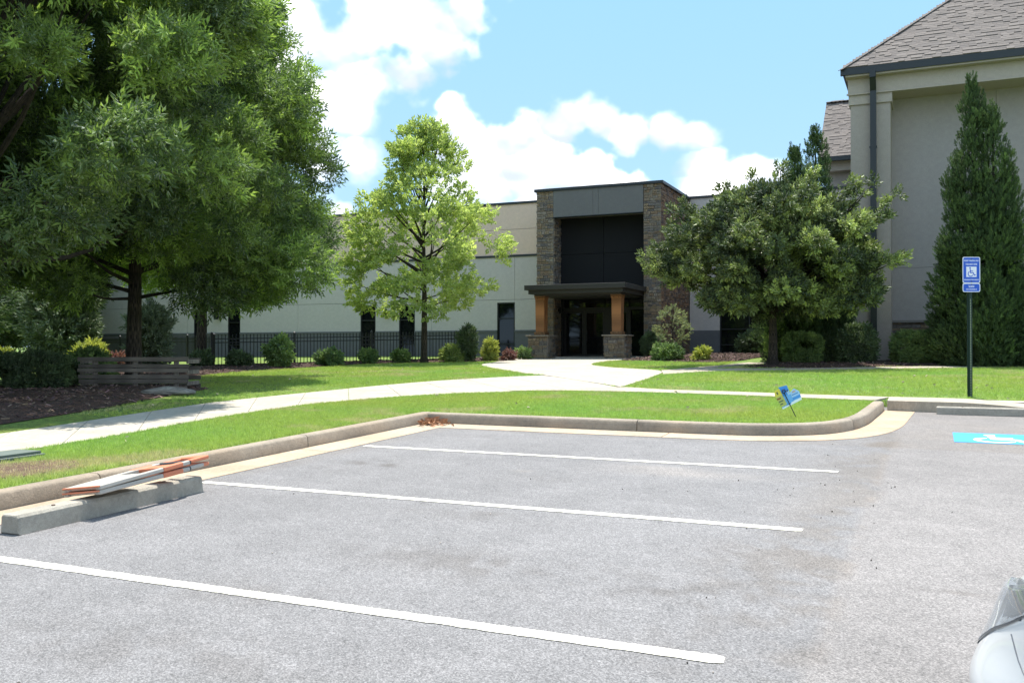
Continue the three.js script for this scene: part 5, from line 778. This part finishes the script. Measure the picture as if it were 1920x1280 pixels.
// ---- white car whose front corner enters at the lower right; its nose points left
{
  const J = 45;                                          // stations along the length s (0 = nose), a half section of J points each
  const lerpT = (t, x) => { for (let i = 0; i < t.length - 1; i++) if (x <= t[i + 1][0]) { const f = (x - t[i][0]) / (t[i + 1][0] - t[i][0]); return mixn(t[i][1], t[i + 1][1], f * f * (3 - 2 * f) * 0.5 + f * 0.5); } return t[t.length - 1][1]; };
  const topT = [[0, 0.60], [0.1, 0.70], [0.3, 0.80], [0.7, 0.90], [1.25, 0.98], [2.0, 1.40], [2.5, 1.47], [3.1, 1.45], [3.9, 1.12], [4.35, 1.05], [4.5, 0.9]], shT = [[0, 0.56], [0.1, 0.66], [0.3, 0.765], [0.7, 0.84], [1.25, 0.89], [2.2, 0.92], [3.4, 0.95], [4.3, 0.96], [4.5, 0.86]], rw = [[0, 0.6], [0.3, 0.76], [1.25, 0.74], [2.0, 0.56], [3.1, 0.55], [3.9, 0.66], [4.5, 0.66]];
  const halfW = s => 0.89 * Math.pow(Math.max(0, 1 - Math.pow(Math.max(0, (0.75 - s) / 0.75), 2.9)), 0.5) * (s > 3.9 ? 1 - 0.12 * ((s - 3.9) / 0.6) ** 2 : 1) + 0.0;
  const pt = (s, j) => {                                          // j 0 (sill) .. J-1 (centre line on top)
    const W = Math.max(0.40, halfW(s)), f = j / (J - 1), ys = lerpT(shT, s), yt = lerpT(topT, s), w2 = Math.min(lerpT(rw, s), W * 0.93), y0 = 0.2;
    if (f < 0.55) { const g = f / 0.55, y = mixn(y0, ys, g), bul = 1 - 0.10 * Math.pow(1 - g, 2.5) - 0.05 * Math.pow(g, 4); return [s - (0.10 * Math.sin(Math.PI * clamp(1 - Math.abs(y - 0.5) / 0.35, 0, 1) / 2)) * sstep(0.7, 0, s), y, W * bul + 0.085 * Math.exp(-(((y - 0.44) / 0.12) ** 2)) * sstep(0.75, 0.3, s)]; }
    if (f < 0.72) { const g = (f - 0.55) / 0.17; return [s, mixn(ys, yt - 0.02, Math.pow(g, 0.8) * (yt - ys > 0.2 ? 0.95 : 0.85)), mixn(W * 0.95, w2, g)]; }
    const g = (f - 0.72) / 0.28; return [s, mixn(mixn(ys, yt - 0.02, yt - ys > 0.2 ? 0.95 : 0.85), yt, Math.sin(g * Math.PI / 2)), w2 * (1 - g)];
  };
  const N = 150, ss = Array.from({ length: N }, (_, i) => 4.5 * Math.pow(i / (N - 1), 1.55));
  const lampLow = s => 0.355 + 0.215 * sstep(0.08, 0.74, s), lampHigh = s => 0.585 - 0.02 * sstep(0.4, 0.72, s), L0 = 0.06, L1 = 0.72;
  const lampZone = (s, j, e = 0) => { const f = (j + 0.5) / (J - 1); if (!e) { const mid = (lampLow(s) + lampHigh(s)) / 2, hf = (lampHigh(s) - lampLow(s)) / 2; return s > L0 + 0.005 && s < L1 - 0.02 && Math.abs(f - mid) < hf - 0.008; } return s > L0 - e * 0.03 && s < L1 + e * 0.03 && f < lampHigh(s) + e * 0.03 && f > lampLow(s) - e * 0.03; };
  // a smooth patch over that zone: p along the length, q up the side; out = metres off the body
  const patch = (k, p0, p1, q0, q1, out, n = 24, m = 10) => { const pos = [], idx = []; const P = (p, q) => { const s = mixn(L0, L1, p), [x, y, z] = pt(s, mixn(lampLow(s), lampHigh(s), q) * (J - 1)); return V3(x, y, z); }; for (let i = 0; i <= n; i++) for (let j = 0; j <= m; j++) { const p = mixn(p0, p1, i / n), q = mixn(q0, q1, j / m), c = P(p, q), nn = P(p + 0.01, q).sub(P(p - 0.01, q)).cross(P(p, q + 0.02).sub(P(p, q - 0.02))).normalize(); c.addScaledVector(nn, out); pos.push(c.x, c.y, c.z * k); } for (let i = 0; i < n; i++) for (let j = 0; j < m; j++) { const a = i * (m + 1) + j, b = a + m + 1; k > 0 ? idx.push(a, b, a + 1, b, b + 1, a + 1) : idx.push(a, a + 1, b, b, a + 1, b + 1); } const g = new THREE.BufferGeometry(); g.setAttribute('position', new THREE.Float32BufferAttribute(pos, 3)); g.setIndex(idx); g.computeVertexNormals(); return g; };
  const build = (side, test, inset = 0) => {
    const pos = [], idx = [], map = new Map(); const vid = (i, j) => { const k = i * 100 + j; if (!map.has(k)) { const [x, y, z] = pt(ss[i], j); map.set(k, pos.length / 3); pos.push(x + inset * (ss[i] < 0.5 ? 0.8 : 0.2), y - inset * 0.15, side * (z - inset * 0.8)); } return map.get(k); };
    for (let i = 0; i < N - 1; i++) for (let j = 0; j < J - 1; j++) if (test(ss[i], j)) { const a = vid(i, j), b = vid(i + 1, j), c = vid(i, j + 1), d = vid(i + 1, j + 1); side > 0 ? idx.push(a, b, c, b, d, c) : idx.push(a, c, b, b, c, d); }
    const q = new THREE.BufferGeometry(); q.setAttribute('position', new THREE.Float32BufferAttribute(pos, 3)); q.setIndex(idx); q.computeVertexNormals(); return q;
  };
  const A = 0.60, B = 3.66, g = thing('parked_car', 'white car with clear headlamp, only its front corner in view at the lower right', 'car', A, lotY(A + 1, B - 1), B, -0.877);
  const paint = new THREE.MeshPhysicalMaterial({ color: lin(0.62, 0.63, 0.635), roughness: 0.35, clearcoat: 1, clearcoatRoughness: 0.04 }), black = S(lin(0.015, 0.015, 0.016), 0.6), chrome = S(lin(0.75, 0.77, 0.8), 0.12, { metalness: 1 }), lens = new THREE.MeshPhysicalMaterial({ color: lin(0.68, 0.71, 0.74), roughness: 0.03, transmission: 0.74, thickness: 0, ior: 1.5 }), cg = new THREE.MeshPhysicalMaterial({ color: lin(0.01, 0.012, 0.012), roughness: 0.03 });
  const glassZone = (s, j) => (s > 1.32 && s < 1.95 && j >= 33) || (s > 1.6 && s < 3.7 && j >= 25 && j <= 30) || (s > 3.2 && s < 3.85 && j >= 33);
  const body = part(g, 'body', mergeGeometries([1, -1].map(k => build(k, (s, j) => !lampZone(s, j) && !glassZone(s, j)))), paint); void body;
  part(g, 'windows', mergeGeometries([1, -1].map(k => build(k, glassZone, 0.008))), cg);
  // nose and tail closed
  for (const [i, nm] of [[0, 'grille'], [N - 1, 'tail_panel']]) { const s = new THREE.Shape(), L = []; for (let j = 0; j < J; j++) { const [, y, z] = pt(ss[i], j); L.push([z, y]); } L.forEach(([z, y], k) => k ? s.lineTo(z, y) : s.moveTo(z, y)); [...L].reverse().forEach(([z, y]) => s.lineTo(-z, y)); part(g, nm, new THREE.ShapeGeometry(s).rotateY(i ? Math.PI / 2 : -Math.PI / 2), i ? paint : black, ss[i] + (i ? 0 : 0.02), 0, 0); }
  for (const k of [1, -1]) {
    const hl = part(g, 'headlamp', patch(k, 0, 1, 0, 1, 0.006), lens);
    part(hl, 'bezel', mergeGeometries([patch(k, -0.03, 1.03, -0.045, 0.012, 0.003, 24, 2), patch(k, -0.03, 1.03, 0.95, 1.07, 0.003, 24, 2), patch(k, -0.04, 0.03, -0.07, 1.07, 0.0035, 2, 10), patch(k, 0.96, 1.04, -0.07, 1.07, 0.0035, 2, 10)]), S(lin(0.12, 0.12, 0.13), 0.35));
    part(hl, 'reflector', patch(k, -0.02, 1.02, -0.06, 1.06, -0.028), S(lin(0.52, 0.54, 0.56), 0.3, { metalness: 0.6 })); part(hl, 'projector', patch(k, 0.36, 0.54, 0.18, 0.62, -0.008, 8, 6), cg); part(hl, 'projector_ring', patch(k, 0.33, 0.57, 0.12, 0.72, -0.014, 8, 6), chrome); part(hl, 'running_light', patch(k, 0.10, 0.26, 0.12, 0.9, -0.010, 8, 8), S(lin(0.86, 0.87, 0.88), 0.25)); part(hl, 'side_marker', box(0.12, 0.03, 0.03, 0.01), S(lin(0.8, 0.35, 0.08), 0.3), 0.46, 0.70, k * 0.765);
    for (const x of [0.88, 3.55]) { const wv = part(g, 'wheel', new THREE.TorusGeometry(0.25, 0.075, 12, 28), black, x, 0.32, k * 0.80); part(wv, 'rim', new THREE.CylinderGeometry(0.2, 0.2, 0.06, 20).rotateX(Math.PI / 2), S(lin(0.5, 0.5, 0.52), 0.35, { metalness: 0.9 }), 0, 0, k * 0.05); part(g, 'wheel_arch', new THREE.TorusGeometry(0.345, 0.022, 6, 24, Math.PI), black, x, 0.32, k * 0.865); }
    part(g, 'door_mirror', new THREE.SphereGeometry(0.1, 12, 10).scale(0.8, 0.7, 1.1), paint, 1.75, 0.98, k * 0.98); part(g, 'bumper_seam', taper([V3(0.4, 0.655, k * 0.868), V3(0.44, 0.58, k * 0.876), V3(0.52, 0.5, k * 0.884)], 0.002, 0.002, 5, 6), S(lin(0.25, 0.25, 0.26), 0.5));
  }
}

renderer.render(scene, camera);
